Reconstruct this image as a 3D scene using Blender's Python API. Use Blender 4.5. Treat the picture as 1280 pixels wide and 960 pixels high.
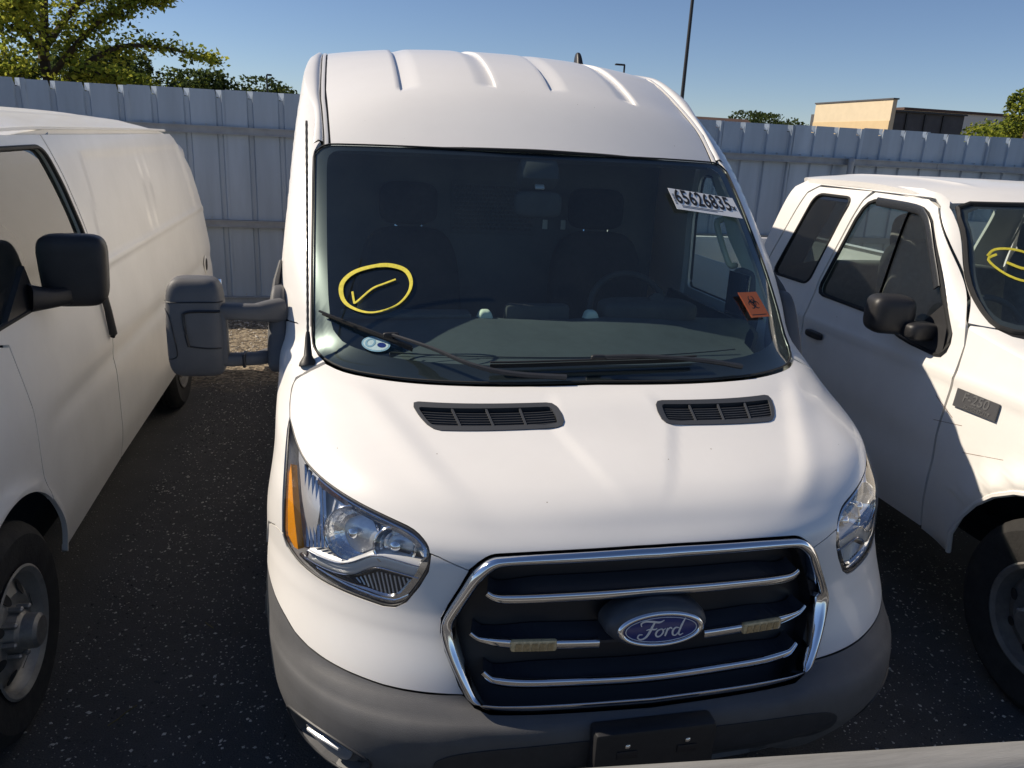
import bpy, bmesh, math, random
from bisect import bisect_right
from mathutils import Vector, Matrix
random.seed(7)
R_ = math.radians
HP = math.pi/2
for o in list(bpy.data.objects): bpy.data.objects.remove(o)
SC = bpy.context.scene
COL = SC.collection

# ------------------------------------------------------------------ camera
CAM_POS = Vector((-0.783, -1.613, 2.031))
yaw, pit, rol, FPX = R_(12.603), R_(17.255), R_(-2.936), 971.7
fw = Vector((math.sin(yaw)*math.cos(pit), math.cos(yaw)*math.cos(pit), -math.sin(pit)))
rt = Vector((math.cos(yaw), -math.sin(yaw), 0)); dn = fw.cross(rt)
r2 = rt*math.cos(rol)+dn*math.sin(rol); d2 = -rt*math.sin(rol)+dn*math.cos(rol)
cam = bpy.data.cameras.new('camera'); cam.sensor_width = 36; cam.lens = FPX/1280*36
cam.clip_start = .02; cam.clip_end = 3000
camo = bpy.data.objects.new('camera', cam); COL.objects.link(camo)
M4 = Matrix((r2, -d2, -fw)).transposed().to_4x4(); M4.translation = CAM_POS
camo.matrix_world = M4; SC.camera = camo

# ------------------------------------------------------------------ sky, sun, exposure
SUN = Vector((-1, .46, .90)).normalized()
elev = math.asin(SUN.z); azim = math.atan2(SUN.x, SUN.y)
W = bpy.data.worlds.new('World'); SC.world = W; W.use_nodes = True
nt = W.node_tree; bg = nt.nodes['Background']
sky = nt.nodes.new('ShaderNodeTexSky'); sky.sky_type = 'NISHITA'; sky.sun_disc = False
sky.sun_elevation = elev; sky.sun_rotation = azim
sky.air_density = 1.0; sky.dust_density = 0; sky.ozone_density = 2.0; sky.altitude = 1500
tn = nt.nodes.new('ShaderNodeMix'); tn.data_type = 'RGBA'; tn.blend_type = 'MULTIPLY'; tn.inputs[0].default_value = 1; tn.inputs[7].default_value = (.90, .93, 1.05, 1)
nt.links.new(sky.outputs[0], tn.inputs[6]); nt.links.new(tn.outputs[2], bg.inputs[0]); bg.inputs[1].default_value = .074
sl = bpy.data.lights.new('sun', 'SUN'); sl.energy = 5.0; sl.angle = R_(.53); sl.color = (1, .885, .73)
so = bpy.data.objects.new('sun', sl); COL.objects.link(so)
so.rotation_euler = SUN.to_track_quat('Z', 'Y').to_euler(); so.location = (-8, 4, 9)
SC.view_settings.view_transform = 'Standard'; SC.view_settings.look = 'None'
SC.view_settings.exposure = .24; SC.view_settings.gamma = 1
SC.cycles.max_bounces = 10; SC.cycles.transparent_max_bounces = 16
SC.cycles.caustics_reflective = False; SC.cycles.caustics_refractive = False

# ------------------------------------------------------------------ materials
MATS = {}
def mat(name, col, rough=.5, metal=0, coat=0, var=0, vscale=8, bump=0, bscale=60, spec=.5, coat_rough=.05, stretch=None, dirt=None):
    m = bpy.data.materials.new(name); m.use_nodes = True; MATS[name] = m
    n = m.node_tree.nodes; l = m.node_tree.links; p = n['Principled BSDF']
    p.inputs['Base Color'].default_value = (*col, 1); p.inputs['Roughness'].default_value = rough
    p.inputs['Metallic'].default_value = metal; p.inputs['Coat Weight'].default_value = coat
    p.inputs['Coat Roughness'].default_value = coat_rough; p.inputs['Specular IOR Level'].default_value = spec
    if var or bump:
        tc = n.new('ShaderNodeTexCoord'); src = tc.outputs['Object']
        if stretch:
            mp = n.new('ShaderNodeMapping'); mp.inputs['Scale'].default_value = stretch
            l.new(src, mp.inputs[0]); src = mp.outputs[0]
    if var:
        nz = n.new('ShaderNodeTexNoise'); nz.inputs['Scale'].default_value = vscale; nz.inputs['Detail'].default_value = 6
        nz.inputs['Roughness'].default_value = .65
        l.new(src, nz.inputs[0])
        cr = n.new('ShaderNodeValToRGB'); cr.color_ramp.elements[0].position = .3; cr.color_ramp.elements[1].position = .7
        d = dirt or tuple(c*(1-var) for c in col)
        cr.color_ramp.elements[0].color = (*d, 1); cr.color_ramp.elements[1].color = (*[min(1, c*(1+var*.5)) for c in col], 1)
        l.new(nz.outputs[0], cr.inputs[0]); l.new(cr.outputs[0], p.inputs['Base Color'])
        mr = n.new('ShaderNodeMapRange'); mr.inputs['To Min'].default_value = min(1, rough*1.25); mr.inputs['To Max'].default_value = rough*.85
        l.new(nz.outputs[0], mr.inputs[0]); l.new(mr.outputs[0], p.inputs['Roughness'])
    if bump:
        nb = n.new('ShaderNodeTexNoise'); nb.inputs['Scale'].default_value = bscale; nb.inputs['Detail'].default_value = 3
        l.new(src, nb.inputs[0])
        b = n.new('ShaderNodeBump'); b.inputs['Strength'].default_value = bump; b.inputs['Distance'].default_value = .004
        l.new(nb.outputs[0], b.inputs['Height']); l.new(b.outputs[0], p.inputs['Normal'])
    return m
def glassmat(name, tint, ior=1.5, rough=0.0, haze=0, hazecol=(.5, .5, .5)):
    m = bpy.data.materials.new(name); m.use_nodes = True; MATS[name] = m
    n = m.node_tree.nodes; l = m.node_tree.links; n.remove(n['Principled BSDF']); out = n['Material Output']
    t = n.new('ShaderNodeBsdfTransparent'); t.inputs[0].default_value = (*tint, 1)
    g = n.new('ShaderNodeBsdfGlossy'); g.inputs[0].default_value = (1, 1, 1, 1); g.inputs['Roughness'].default_value = rough
    # thin pane: the same reflectance from both sides (Schlick), both faces of the pane counted
    ge = n.new('ShaderNodeNewGeometry'); vm = n.new('ShaderNodeVectorMath'); vm.operation = 'DOT_PRODUCT'
    l.new(ge.outputs['Incoming'], vm.inputs[0]); l.new(ge.outputs['Normal'], vm.inputs[1])
    def mth(op, a, b=None, c=None):
        q = n.new('ShaderNodeMath'); q.operation = op
        for k, x in enumerate((a, b, c)):
            if x is None: continue
            if isinstance(x, (int, float)): q.inputs[k].default_value = x
            else: l.new(x, q.inputs[k])
        return q.outputs[0]
    f0 = 2*((ior-1)/(ior+1))**2
    fr = mth('MULTIPLY_ADD', mth('POWER', mth('SUBTRACT', 1, mth('ABSOLUTE', vm.outputs['Value'])), 5), 1-f0, f0)
    mx = n.new('ShaderNodeMixShader'); l.new(fr, mx.inputs[0]); l.new(t.outputs[0], mx.inputs[1]); l.new(g.outputs[0], mx.inputs[2])
    last = mx.outputs[0]
    if haze:   # a film of dust on the glass
        d = n.new('ShaderNodeBsdfDiffuse'); d.inputs[0].default_value = (*hazecol, 1)
        tc = n.new('ShaderNodeTexCoord'); nz = n.new('ShaderNodeTexNoise'); nz.inputs['Scale'].default_value = 7; nz.inputs['Detail'].default_value = 5
        l.new(tc.outputs['Object'], nz.inputs[0])
        mr = n.new('ShaderNodeMapRange'); mr.inputs['To Min'].default_value = haze*.4; mr.inputs['To Max'].default_value = haze*1.6
        l.new(nz.outputs[0], mr.inputs[0])
        m2 = n.new('ShaderNodeMixShader'); l.new(mr.outputs[0], m2.inputs[0]); l.new(last, m2.inputs[1]); l.new(d.outputs[0], m2.inputs[2]); last = m2.outputs[0]
    l.new(last, out.inputs[0]); return m
def leafmat(name, col):
    m = bpy.data.materials.new(name); m.use_nodes = True; MATS[name] = m
    n = m.node_tree.nodes; l = m.node_tree.links; n.remove(n['Principled BSDF']); out = n['Material Output']
    d = n.new('ShaderNodeBsdfDiffuse'); t = n.new('ShaderNodeBsdfTranslucent'); mx = n.new('ShaderNodeMixShader'); mx.inputs[0].default_value = .5
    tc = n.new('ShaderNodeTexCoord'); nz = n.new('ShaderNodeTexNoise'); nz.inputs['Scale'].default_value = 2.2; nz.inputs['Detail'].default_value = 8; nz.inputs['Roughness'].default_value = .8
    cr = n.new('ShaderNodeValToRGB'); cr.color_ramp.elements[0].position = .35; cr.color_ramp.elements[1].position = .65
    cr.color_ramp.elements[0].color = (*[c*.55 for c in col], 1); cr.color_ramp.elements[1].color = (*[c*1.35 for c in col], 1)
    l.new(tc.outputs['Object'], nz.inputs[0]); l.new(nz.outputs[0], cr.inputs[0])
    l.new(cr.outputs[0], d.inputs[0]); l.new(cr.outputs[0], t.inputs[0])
    l.new(d.outputs[0], mx.inputs[1]); l.new(t.outputs[0], mx.inputs[2]); l.new(mx.outputs[0], out.inputs[0]); return m

mat('paint', (.82, .80, .765), .32, 0, .35, .035, 3, 0, spec=.5, coat_rough=.08)
mat('paint_old', (.80, .785, .75), .38, 0, .3, .08, 2.2, coat_rough=.12)
mat('paint_truck', (.80, .78, .74), .35, 0, .3, .07, 2.5, coat_rough=.1)
mat('bumper_grey', (.112, .113, .116), .55, 0, 0, .14, 9, .25, 500)
mat('black_plastic', (.018, .018, .02), .45, 0, 0, .25, 20, .15, 400)
mat('dark_trim', (.035, .037, .042), .5, 0, 0, .2, 20)
mat('grille_dark', (.012, .013, .017), .4)
mat('fin_dark', (.03, .033, .042), .35)
mat('mirror_grey', (.105, .105, .108), .55, 0, 0, .12, 10, .2, 500)
mat('vent_grey', (.05, .053, .058), .5)
mat('chrome', (.82, .83, .85), .09, 1)
mat('reflector', (.80, .81, .83), .16, 1, 0, 0, 1, .5, 45)
mat('housing_grey', (.62, .63, .65), .3, .5)
mat('emblem_silver', (.78, .79, .80), .3, .35)
mat('amber', (1.0, .36, .012), .25, 0, .5, .12, 60)
mat('marker_amber', (.74, .54, .28), .3, 0, .5, .4, 90)
mat('logo_blue', (.008, .024, .15), .2, 0, .6)
mat('rubber', (.012, .012, .012), .7)
mat('tyre', (.022, .021, .02), .8, 0, 0, .35, 14, .4, 90)
mat('rim_steel', (.42, .41, .38), .45, .6, 0, .35, 9)
mat('rim_dusty_shaded', (.20, .19, .175), .6, .3, 0, .4, 10)
mat('hub_metal', (.33, .32, .30), .45, .7, 0, .3, 30)
mat('brake_dark', (.02, .02, .02), .8)
mat('interior_dark', (.05, .055, .056), .7, 0, 0, .2, 12)
mat('dash', (.060, .074, .080), .65, 0, 0, .2, 10, .2, 300)
mat('trim_pale', (.74, .80, .66), .7, 0, 0, .1, 6)
mat('seat_fabric', (.014, .015, .016), .9, 0, 0, .25, 30, .3, 300)
mat('bulkhead', (.11, .118, .12), .6, 0, 0, .15, 6)
mat('frit', (.010, .013, .016), .3)
mat('paper', (.82, .82, .80), .6)
mat('ink', (.015, .015, .015), .6)
mat('orange_paper', (.95, .20, .05), .6)
mat('yellow_marker', (.80, .68, .06), .7, 0, 0, .2, 90)
mat('sticker_blue', (.12, .30, .42), .4, 0, 0, .3, 90)
mat('fence_steel', (.425, .50, .585), .45, .2, 0, .18, 3.0, 0, stretch=(1, 1, .12))
mat('rail_steel', (.33, .35, .37), .55, .3, 0, .2, 6)
mat('post_steel', (.40, .41, .41), .5, .3, 0, .2, 6)
mat('beam_grey', (.24, .24, .235), .6, .1, 0, .3, 5, .3, 60, stretch=(.5, 6, 6))
mat('stone', (.55, .51, .45), .9, 0, 0, .4, 30)
mat('stone_dark', (.06, .058, .055), .9, 0, 0, .4, 30)
mat('bark', (.07, .05, .035), .9, 0, 0, .4, 8)
mat('beige_wall', (.66, .55, .38), .85, 0, 0, .06, 1.2)
mat('beige_band', (.62, .47, .27), .85, 0, 0, .06, 1.2)
mat('dark_wall', (.085, .085, .09), .8, 0, 0, .15, 1.5)
mat('brown_roof', (.10, .06, .045), .85, 0, 0, .25, 1.5)
mat('pale_wall', (.65, .64, .60), .8, 0, 0, .05, 1)
mat('pole_black', (.02, .02, .022), .5)
mat('rust', (.16, .07, .03), .9, 0, 0, .4, 30)
mat('badge_grey', (.10, .10, .105), .4, .3)
mat('badge_letter', (.22, .22, .22), .35, .5)
glassmat('windshield', (.78, .88, .86), 1.45, 0, .018, (.35, .42, .42))
glassmat('side_glass', (.68, .77, .75), 1.5, 0, .02)
glassmat('tint_glass', (.10, .12, .125), 1.5, 0, .015)
glassmat('lens', (.95, .96, .97), 1.45, 0, .012)
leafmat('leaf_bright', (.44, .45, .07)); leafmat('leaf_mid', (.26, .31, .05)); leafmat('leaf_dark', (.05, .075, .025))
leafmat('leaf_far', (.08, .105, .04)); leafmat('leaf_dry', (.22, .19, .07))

def specks(name, scale, amount, size, col):
    m = MATS[name]; n = m.node_tree.nodes; l = m.node_tree.links; p = n['Principled BSDF']
    tc = n.new('ShaderNodeTexCoord'); vo = n.new('ShaderNodeTexVoronoi'); vo.inputs['Scale'].default_value = scale; l.new(tc.outputs['Object'], vo.inputs[0])
    sc = n.new('ShaderNodeSeparateColor'); l.new(vo.outputs['Color'], sc.inputs[0])
    g1 = n.new('ShaderNodeMath'); g1.operation = 'GREATER_THAN'; g1.inputs[1].default_value = 1-amount; l.new(sc.outputs[0], g1.inputs[0])
    g2 = n.new('ShaderNodeMath'); g2.operation = 'MULTIPLY_ADD'; l.new(sc.outputs[1], g2.inputs[0]); g2.inputs[1].default_value = size*.8; g2.inputs[2].default_value = size*.3
    g3 = n.new('ShaderNodeMath'); g3.operation = 'LESS_THAN'; l.new(vo.outputs['Distance'], g3.inputs[0]); l.new(g2.outputs[0], g3.inputs[1])
    g4 = n.new('ShaderNodeMath'); g4.operation = 'MULTIPLY'; l.new(g1.outputs[0], g4.inputs[0]); l.new(g3.outputs[0], g4.inputs[1])
    mx = n.new('ShaderNodeMix'); mx.data_type = 'RGBA'; src = p.inputs['Base Color'].links[0].from_socket
    l.new(g4.outputs[0], mx.inputs[0]); l.new(src, mx.inputs[6]); mx.inputs[7].default_value = (*col, 1); l.new(mx.outputs[2], p.inputs['Base Color'])
specks('paint', 26, .10, .055, (.32, .27, .21)); specks('paint_old', 22, .12, .06, (.38, .32, .24)); specks('paint_truck', 22, .12, .06, (.38, .32, .24))
def sheet_tone(name, a, b):
    m = MATS[name]; n = m.node_tree.nodes; l = m.node_tree.links; p = n['Principled BSDF']
    oi = n.new('ShaderNodeObjectInfo'); mr = n.new('ShaderNodeMapRange'); mr.inputs['To Min'].default_value = a; mr.inputs['To Max'].default_value = b; l.new(oi.outputs['Random'], mr.inputs[0])
    vm = n.new('ShaderNodeVectorMath'); vm.operation = 'SCALE'; l.new(p.inputs['Base Color'].links[0].from_socket, vm.inputs[0]); l.new(mr.outputs[0], vm.inputs['Scale']); l.new(vm.outputs[0], p.inputs['Base Color'])
sheet_tone('fence_steel', .86, 1.08)
# ------------------------------------------------------------------ helpers
def root(name, loc, label=None, cat=None, group=None, rz=0):
    o = bpy.data.objects.new(name, None); COL.objects.link(o); o.location = loc; o.rotation_euler.z = rz
    o.empty_display_size = .1
    if label: tag(o, label, cat, group)
    return o
def tag(o, label=None, cat=None, group=None, kind=None):
    if label: o['label'] = label
    if cat: o['category'] = cat
    if group: o['group'] = group
    if kind: o['kind'] = kind
    return o
def top_of(o):
    while o.parent: o = o.parent
    return o
def link(name, me, m, parent=None):
    """mesh data is in world coordinates; the parent is an empty that stands at the thing's base"""
    o = bpy.data.objects.new(name, me); COL.objects.link(o)
    if m and not me.materials: me.materials.append(MATS[m] if isinstance(m, str) else m)
    if parent:
        o.parent = parent
        if parent.type == 'EMPTY': o.matrix_parent_inverse = Matrix.Translation(-parent.location)
    return o
def mk(name, vs, fs, m, parent=None, smooth=True, normals=None):
    me = bpy.data.meshes.new(name); me.from_pydata([tuple(v) for v in vs], [], fs); me.update()
    if smooth: me.polygons.foreach_set('use_smooth', [True]*len(me.polygons))
    if normals: me.normals_split_custom_set_from_vertices([tuple(v) for v in normals])
    return link(name, me, m, parent)
def from_bm(name, bm, m, parent=None, smooth=False, angle=None):
    me = bpy.data.meshes.new(name); bm.to_mesh(me); bm.free()
    if smooth:
        me.polygons.foreach_set('use_smooth', [True]*len(me.polygons))
        if angle: me.set_sharp_from_angle(angle=R_(angle))
    return link(name, me, m, parent)
def copy_tree(o, parent=None):
    c = o.copy(); COL.objects.link(c)
    if parent: c.parent = parent
    for ch in o.children: copy_tree(ch, c)
    return c
def pchip(xs, ys):
    n = len(xs); h = [xs[i+1]-xs[i] for i in range(n-1)]; d = [(ys[i+1]-ys[i])/h[i] for i in range(n-1)]
    m = [0]*n; m[0] = d[0]; m[-1] = d[-1]
    for i in range(1, n-1):
        if d[i-1]*d[i] > 0:
            w1 = 2*h[i]+h[i-1]; w2 = h[i]+2*h[i-1]; m[i] = (w1+w2)/(w1/d[i-1]+w2/d[i])
    def f(x):
        if x <= xs[0]: return ys[0]+m[0]*(x-xs[0])
        if x >= xs[-1]: return ys[-1]+m[-1]*(x-xs[-1])
        i = bisect_right(xs, x)-1; t = (x-xs[i])/h[i]; a = t*t*t; b = t*t
        return (2*a-3*b+1)*ys[i]+(a-2*b+t)*h[i]*m[i]+(3*b-2*a)*ys[i+1]+(a-b)*h[i]*m[i+1]
    return f
def sstep(a, b, x):
    t = max(0, min(1, (x-a)/(b-a))); return t*t*(3-2*t)
def arange(a, b, d):
    n = max(1, int(math.ceil((b-a)/d-1e-9))); return [a+(b-a)*i/n for i in range(n+1)]
def spline(pts, n=6, closed=False):
    """Catmull-Rom through points of any dimension"""
    k = len(pts); out = []; D = len(pts[0])
    rng = range(k if closed else k-1)
    for i in rng:
        p0 = pts[(i-1) % k] if closed or i > 0 else pts[i]; p1 = pts[i]; p2 = pts[(i+1) % k]
        p3 = pts[(i+2) % k] if closed or i+2 < k else p2
        for j in range(n):
            t = j/n; out.append(tuple(.5*((2*p1[d])+(p2[d]-p0[d])*t+(2*p0[d]-5*p1[d]+4*p2[d]-p3[d])*t*t+(3*p1[d]-p0[d]-3*p2[d]+p3[d])*t**3) for d in range(D)))
    if not closed: out.append(tuple(pts[-1]))
    return out
def hclip(poly, ax, val, keep_ge):
    out = []; n = len(poly)
    for i in range(n):
        a, b = poly[i], poly[(i+1) % n]
        ia = (a[ax] >= val) if keep_ge else (a[ax] <= val); ib = (b[ax] >= val) if keep_ge else (b[ax] <= val)
        if ia: out.append(a)
        if ia != ib:
            t = (val-a[ax])/(b[ax]-a[ax]); q = [a[0]+(b[0]-a[0])*t, a[1]+(b[1]-a[1])*t]; q[ax] = val; out.append(tuple(q))
    return out
def eclip(poly, p, q, inside):
    def sd(a): return (q[0]-p[0])*(a[1]-p[1])-(q[1]-p[1])*(a[0]-p[0])
    out = []; n = len(poly)
    for i in range(n):
        a, b = poly[i], poly[(i+1) % n]; sa, sb = sd(a), sd(b)
        ia = sa >= 0 if inside else sa <= 0; ib = sb >= 0 if inside else sb <= 0
        if ia: out.append(a)
        if ia != ib and sa != sb:
            t = sa/(sa-sb); out.append((a[0]+(b[0]-a[0])*t, a[1]+(b[1]-a[1])*t))
    return out
def rounded(poly, r=.03, n=4):
    out = []; k = len(poly)
    for i in range(k):
        a, b, c = Vector(poly[i-1]), Vector(poly[i]), Vector(poly[(i+1) % k])
        d0 = min(r, (a-b).length*.45); d1 = min(r, (c-b).length*.45); p = b+(a-b).normalized()*d0; q = b+(c-b).normalized()*d1
        for j in range(n+1):
            t = j/n; v = p*(1-t)**2+b*2*t*(1-t)+q*t*t; out.append((v.x, v.y))
    return out
def area(p): return .5*sum(p[i][0]*p[(i+1) % len(p)][1]-p[(i+1) % len(p)][0]*p[i][1] for i in range(len(p)))
def mapn(f, u, v, e=1e-3):
    a = Vector(f(u+e, v))-Vector(f(u-e, v)); b = Vector(f(u, v+e))-Vector(f(u, v-e)); n = a.cross(b)
    return n.normalized() if n.length > 1e-12 else Vector((0, 0, 1))
def panel(name, outline, f, U, V, m, parent=None, sub=(), off=0, depth=.012, flip=False, lip=.0015):
    """a sheet of the surface f(u,v) cut to an outline (and to convex holes), with a turned-in edge"""
    if area(outline) < 0: outline = outline[::-1]
    sub = [s if area(s) > 0 else s[::-1] for s in sub]
    vs = []; ns = []; fs = []; idx = {}
    def vid(u, v):
        k = (round(u, 5), round(v, 5))
        if k not in idx:
            n = mapn(f, u, v)*(-1 if flip else 1); idx[k] = len(vs); vs.append(Vector(f(u, v))+n*off); ns.append(n)
        return idx[k]
    umin = min(p[0] for p in outline); umax = max(p[0] for p in outline); vmin = min(p[1] for p in outline); vmax = max(p[1] for p in outline)
    for i in range(len(U)-1):
        if U[i+1] <= umin or U[i] >= umax: continue
        colp = hclip(hclip(outline, 0, U[i], True), 0, U[i+1], False)
        if len(colp) < 3: continue
        for j in range(len(V)-1):
            if V[j+1] <= vmin or V[j] >= vmax: continue
            c = hclip(hclip(colp, 1, V[j], True), 1, V[j+1], False)
            if len(c) < 3 or abs(area(c)) < 1e-9: continue
            pieces = [c]
            for s in sub:
                nxt = []
                for pc in pieces:
                    rem = pc
                    for k in range(len(s)):
                        if len(rem) < 3: break
                        o_ = eclip(rem, s[k], s[(k+1) % len(s)], False)
                        if len(o_) >= 3 and abs(area(o_)) > 1e-9: nxt.append(o_)
                        rem = eclip(rem, s[k], s[(k+1) % len(s)], True)
                pieces = nxt
            for pc in pieces:
                ids = []
                for (u, v) in pc:
                    q = vid(u, v)
                    if q not in ids: ids.append(q)
                if len(ids) >= 3: fs.append(ids if not flip else ids[::-1])
    if depth:
        for loop in [outline]+[s[::-1] for s in sub]:
            dens = []
            for i in range(len(loop)):
                a, b = loop[i], loop[(i+1) % len(loop)]
                L = (Vector(f(*a))-Vector(f(*b))).length; k = max(1, int(L/.04))
                for j in range(k): dens.append((a[0]+(b[0]-a[0])*j/k, a[1]+(b[1]-a[1])*j/k))
            pts = [Vector(f(*p)) for p in dens]; nn = [mapn(f, *p)*(-1 if flip else 1) for p in dens]
            n_ = len(dens)
            for i in range(n_):
                j = (i+1) % n_; e = pts[j]-pts[i]
                if e.length < 1e-6: continue
                on = e.cross(nn[i]).normalized()*(-1 if flip else 1)*(1 if depth > 0 else -1)
                b0 = len(vs)
                vs += [pts[i]+nn[i]*off, pts[j]+nn[j]*off, pts[j]+nn[j]*(off-depth), pts[i]+nn[i]*(off-depth)]; ns += [on]*4
                fs.append([b0, b0+3, b0+2, b0+1] if not flip else [b0, b0+1, b0+2, b0+3])
    return mk(name, vs, fs, m, parent, True, ns)
def tube(name, pts, rad, m, parent=None, seg=8, closed=False, flat=None, up=(0, 0, 1), caps=True):
    """round (rad: number or list) or flattened (flat=(a,b) half sizes) bar along a path"""
    P_ = [Vector(p) for p in pts]; n = len(P_); vs = []; fs = []
    for i, p in enumerate(P_):
        a = P_[(i-1) % n] if (closed or i > 0) else p; b = P_[(i+1) % n] if (closed or i < n-1) else p
        t = (b-a).normalized(); u_ = Vector(up if not callable(up) else up(i)); s = t.cross(u_)
        if s.length < 1e-4: s = t.cross(Vector((1, 0, 0)))
        s.normalize(); w = s.cross(t)
        r = rad[i] if isinstance(rad, (list, tuple)) else rad
        for k in range(seg):
            an = 2*math.pi*(k+.5)/seg
            if flat:
                fa, fb = flat if not isinstance(flat[0], (list, tuple)) else flat[i]
                ca, sa = math.cos(an), math.sin(an); e = .55
                vs.append(p+s*(fa*math.copysign(abs(ca)**e, ca))+w*(fb*math.copysign(abs(sa)**e, sa)))
            else: vs.append(p+s*(r*math.cos(an))+w*(r*math.sin(an)))
    for i in range(n if closed else n-1):
        j = (i+1) % n
        for k in range(seg): l_ = (k+1) % seg; fs.append([i*seg+k, i*seg+l_, j*seg+l_, j*seg+k])
    if not closed and caps: fs.append(list(range(seg))[::-1]); fs.append([(n-1)*seg+k for k in range(seg)])
    me = bpy.data.meshes.new(name); me.from_pydata([tuple(v) for v in vs], [], fs); me.update()
    me.polygons.foreach_set('use_smooth', [True]*len(me.polygons)); me.set_sharp_from_angle(angle=R_(55))
    return link(name, me, m, parent)
def box(name, c, size, m, parent=None, bev=.01, rot=None, segs=2):
    bm = bmesh.new(); bmesh.ops.create_cube(bm, size=1)
    bmesh.ops.scale(bm, vec=size, verts=bm.verts)
    if bev: bmesh.ops.bevel(bm, geom=bm.edges[:], offset=min(bev, min(size)*.45), segments=segs, affect='EDGES', profile=.5)
    mt = Matrix.Translation(c)
    if rot: mt = mt @ (rot if isinstance(rot, Matrix) else Matrix.Rotation(rot[2], 4, 'Z') @ Matrix.Rotation(rot[1], 4, 'Y') @ Matrix.Rotation(rot[0], 4, 'X'))
    bmesh.ops.transform(bm, matrix=mt, verts=bm.verts)
    return from_bm(name, bm, m, parent, True, 35)
def boxes(name, lst, m, parent=None):
    vs = []; fs = []
    for (c, s) in lst:
        b = len(vs)
        for x in (-.5, .5):
            for y in (-.5, .5):
                for z in (-.5, .5): vs.append((c[0]+x*s[0], c[1]+y*s[1], c[2]+z*s[2]))
        fs += [[b+i for i in q] for q in ((0, 1, 3, 2), (4, 6, 7, 5), (0, 4, 5, 1), (2, 3, 7, 6), (0, 2, 6, 4), (1, 5, 7, 3))]
    return mk(name, vs, fs, m, parent, False)
def rbox(name, c, half, m, parent=None, e=.35, rot=None, nu=32, nv=18, shape=None):
    """rounded block (superellipsoid); shape(x,y,z)->(x,y,z) in -1..1 space bends it"""
    vs = []; fs = []
    def pw(a): return math.copysign(abs(a)**e, a)
    for j in range(nv+1):
        b = -HP+math.pi*j/nv
        for i in range(nu):
            a = 2*math.pi*(i+.5)/nu
            p = (pw(math.cos(b))*pw(math.cos(a)), pw(math.cos(b))*pw(math.sin(a)), pw(math.sin(b)))
            if shape: p = shape(*p)
            v = Vector((p[0]*half[0], p[1]*half[1], p[2]*half[2]))
            if rot: v = rot @ v
            vs.append(v+Vector(c))
    for j in range(nv):
        for i in range(nu): k = (i+1) % nu; fs.append([j*nu+i, j*nu+k, (j+1)*nu+k, (j+1)*nu+i])
    return mk(name, vs, fs, m, parent)
def lathe(name, prof, c, axis, m, parent=None, seg=40, angle=40, closed=False):
    """prof: (radius, offset along axis)"""
    ax = Vector(axis).normalized(); u = ax.orthogonal().normalized(); w = ax.cross(u); vs = []; fs = []; n = len(prof)
    for (r, h) in prof:
        for k in range(seg): t = 2*math.pi*k/seg; vs.append(Vector(c)+ax*h+u*(r*math.cos(t))+w*(r*math.sin(t)))
    for i in range(n if closed else n-1):
        j = (i+1) % n
        for k in range(seg): l_ = (k+1) % seg; fs.append([i*seg+k, i*seg+l_, j*seg+l_, j*seg+k])
    me = bpy.data.meshes.new(name); me.from_pydata([tuple(v) for v in vs], [], fs); me.update()
    bm = bmesh.new(); bm.from_mesh(me); bmesh.ops.remove_doubles(bm, verts=bm.verts, dist=1e-5); bmesh.ops.recalc_face_normals(bm, faces=bm.faces); bm.to_mesh(me); bm.free()
    me.polygons.foreach_set('use_smooth', [True]*len(me.polygons)); me.set_sharp_from_angle(angle=R_(angle))
    return link(name, me, m, parent)
def frame_at(p, n, up=(0, 0, 1)):
    """matrix: x right as seen from outside, y up along the surface, z out"""
    n = Vector(n).normalized(); x = Vector(up).cross(n).normalized(); y = n.cross(x)
    m = Matrix((x, y, n)).transposed().to_4x4(); m.translation = p; return m
def text(name, s, mtx, size, m, parent=None, sx=1, depth=.0006, shear=0, bold=0, spacing=1):
    cu = bpy.data.curves.new(name, 'FONT'); cu.body = s; cu.size = size; cu.align_x = 'CENTER'; cu.align_y = 'CENTER'
    cu.extrude = depth; cu.shear = shear; cu.offset = bold; cu.space_character = spacing
    t = bpy.data.objects.new('lettering_tmp', cu); COL.objects.link(t)
    me = bpy.data.meshes.new_from_object(t); bpy.data.objects.remove(t); bpy.data.curves.remove(cu)
    me.transform(mtx @ Matrix.Diagonal((sx, 1, 1, 1))); me.materials.clear(); me.name = name
    return link(name, me, m, parent)
def plate(name, pts, mtx, m, parent=None, th=.001):
    """flat sheet with its own thickness, outline in the frame mtx"""
    if area(pts) < 0: pts = pts[::-1]
    n = len(pts); vs = [mtx @ Vector((x, y, th)) for x, y in pts]+[mtx @ Vector((x, y, 0)) for x, y in pts]
    fs = [list(range(n)), list(range(n, 2*n))[::-1]]+[[i, i+n, (i+1) % n+n, (i+1) % n] for i in range(n)]
    return mk(name, vs, fs, m, parent, False)
def ell(a, b, n=48): return [(a*math.cos(2*math.pi*i/n), b*math.sin(2*math.pi*i/n)) for i in range(n)]

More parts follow.
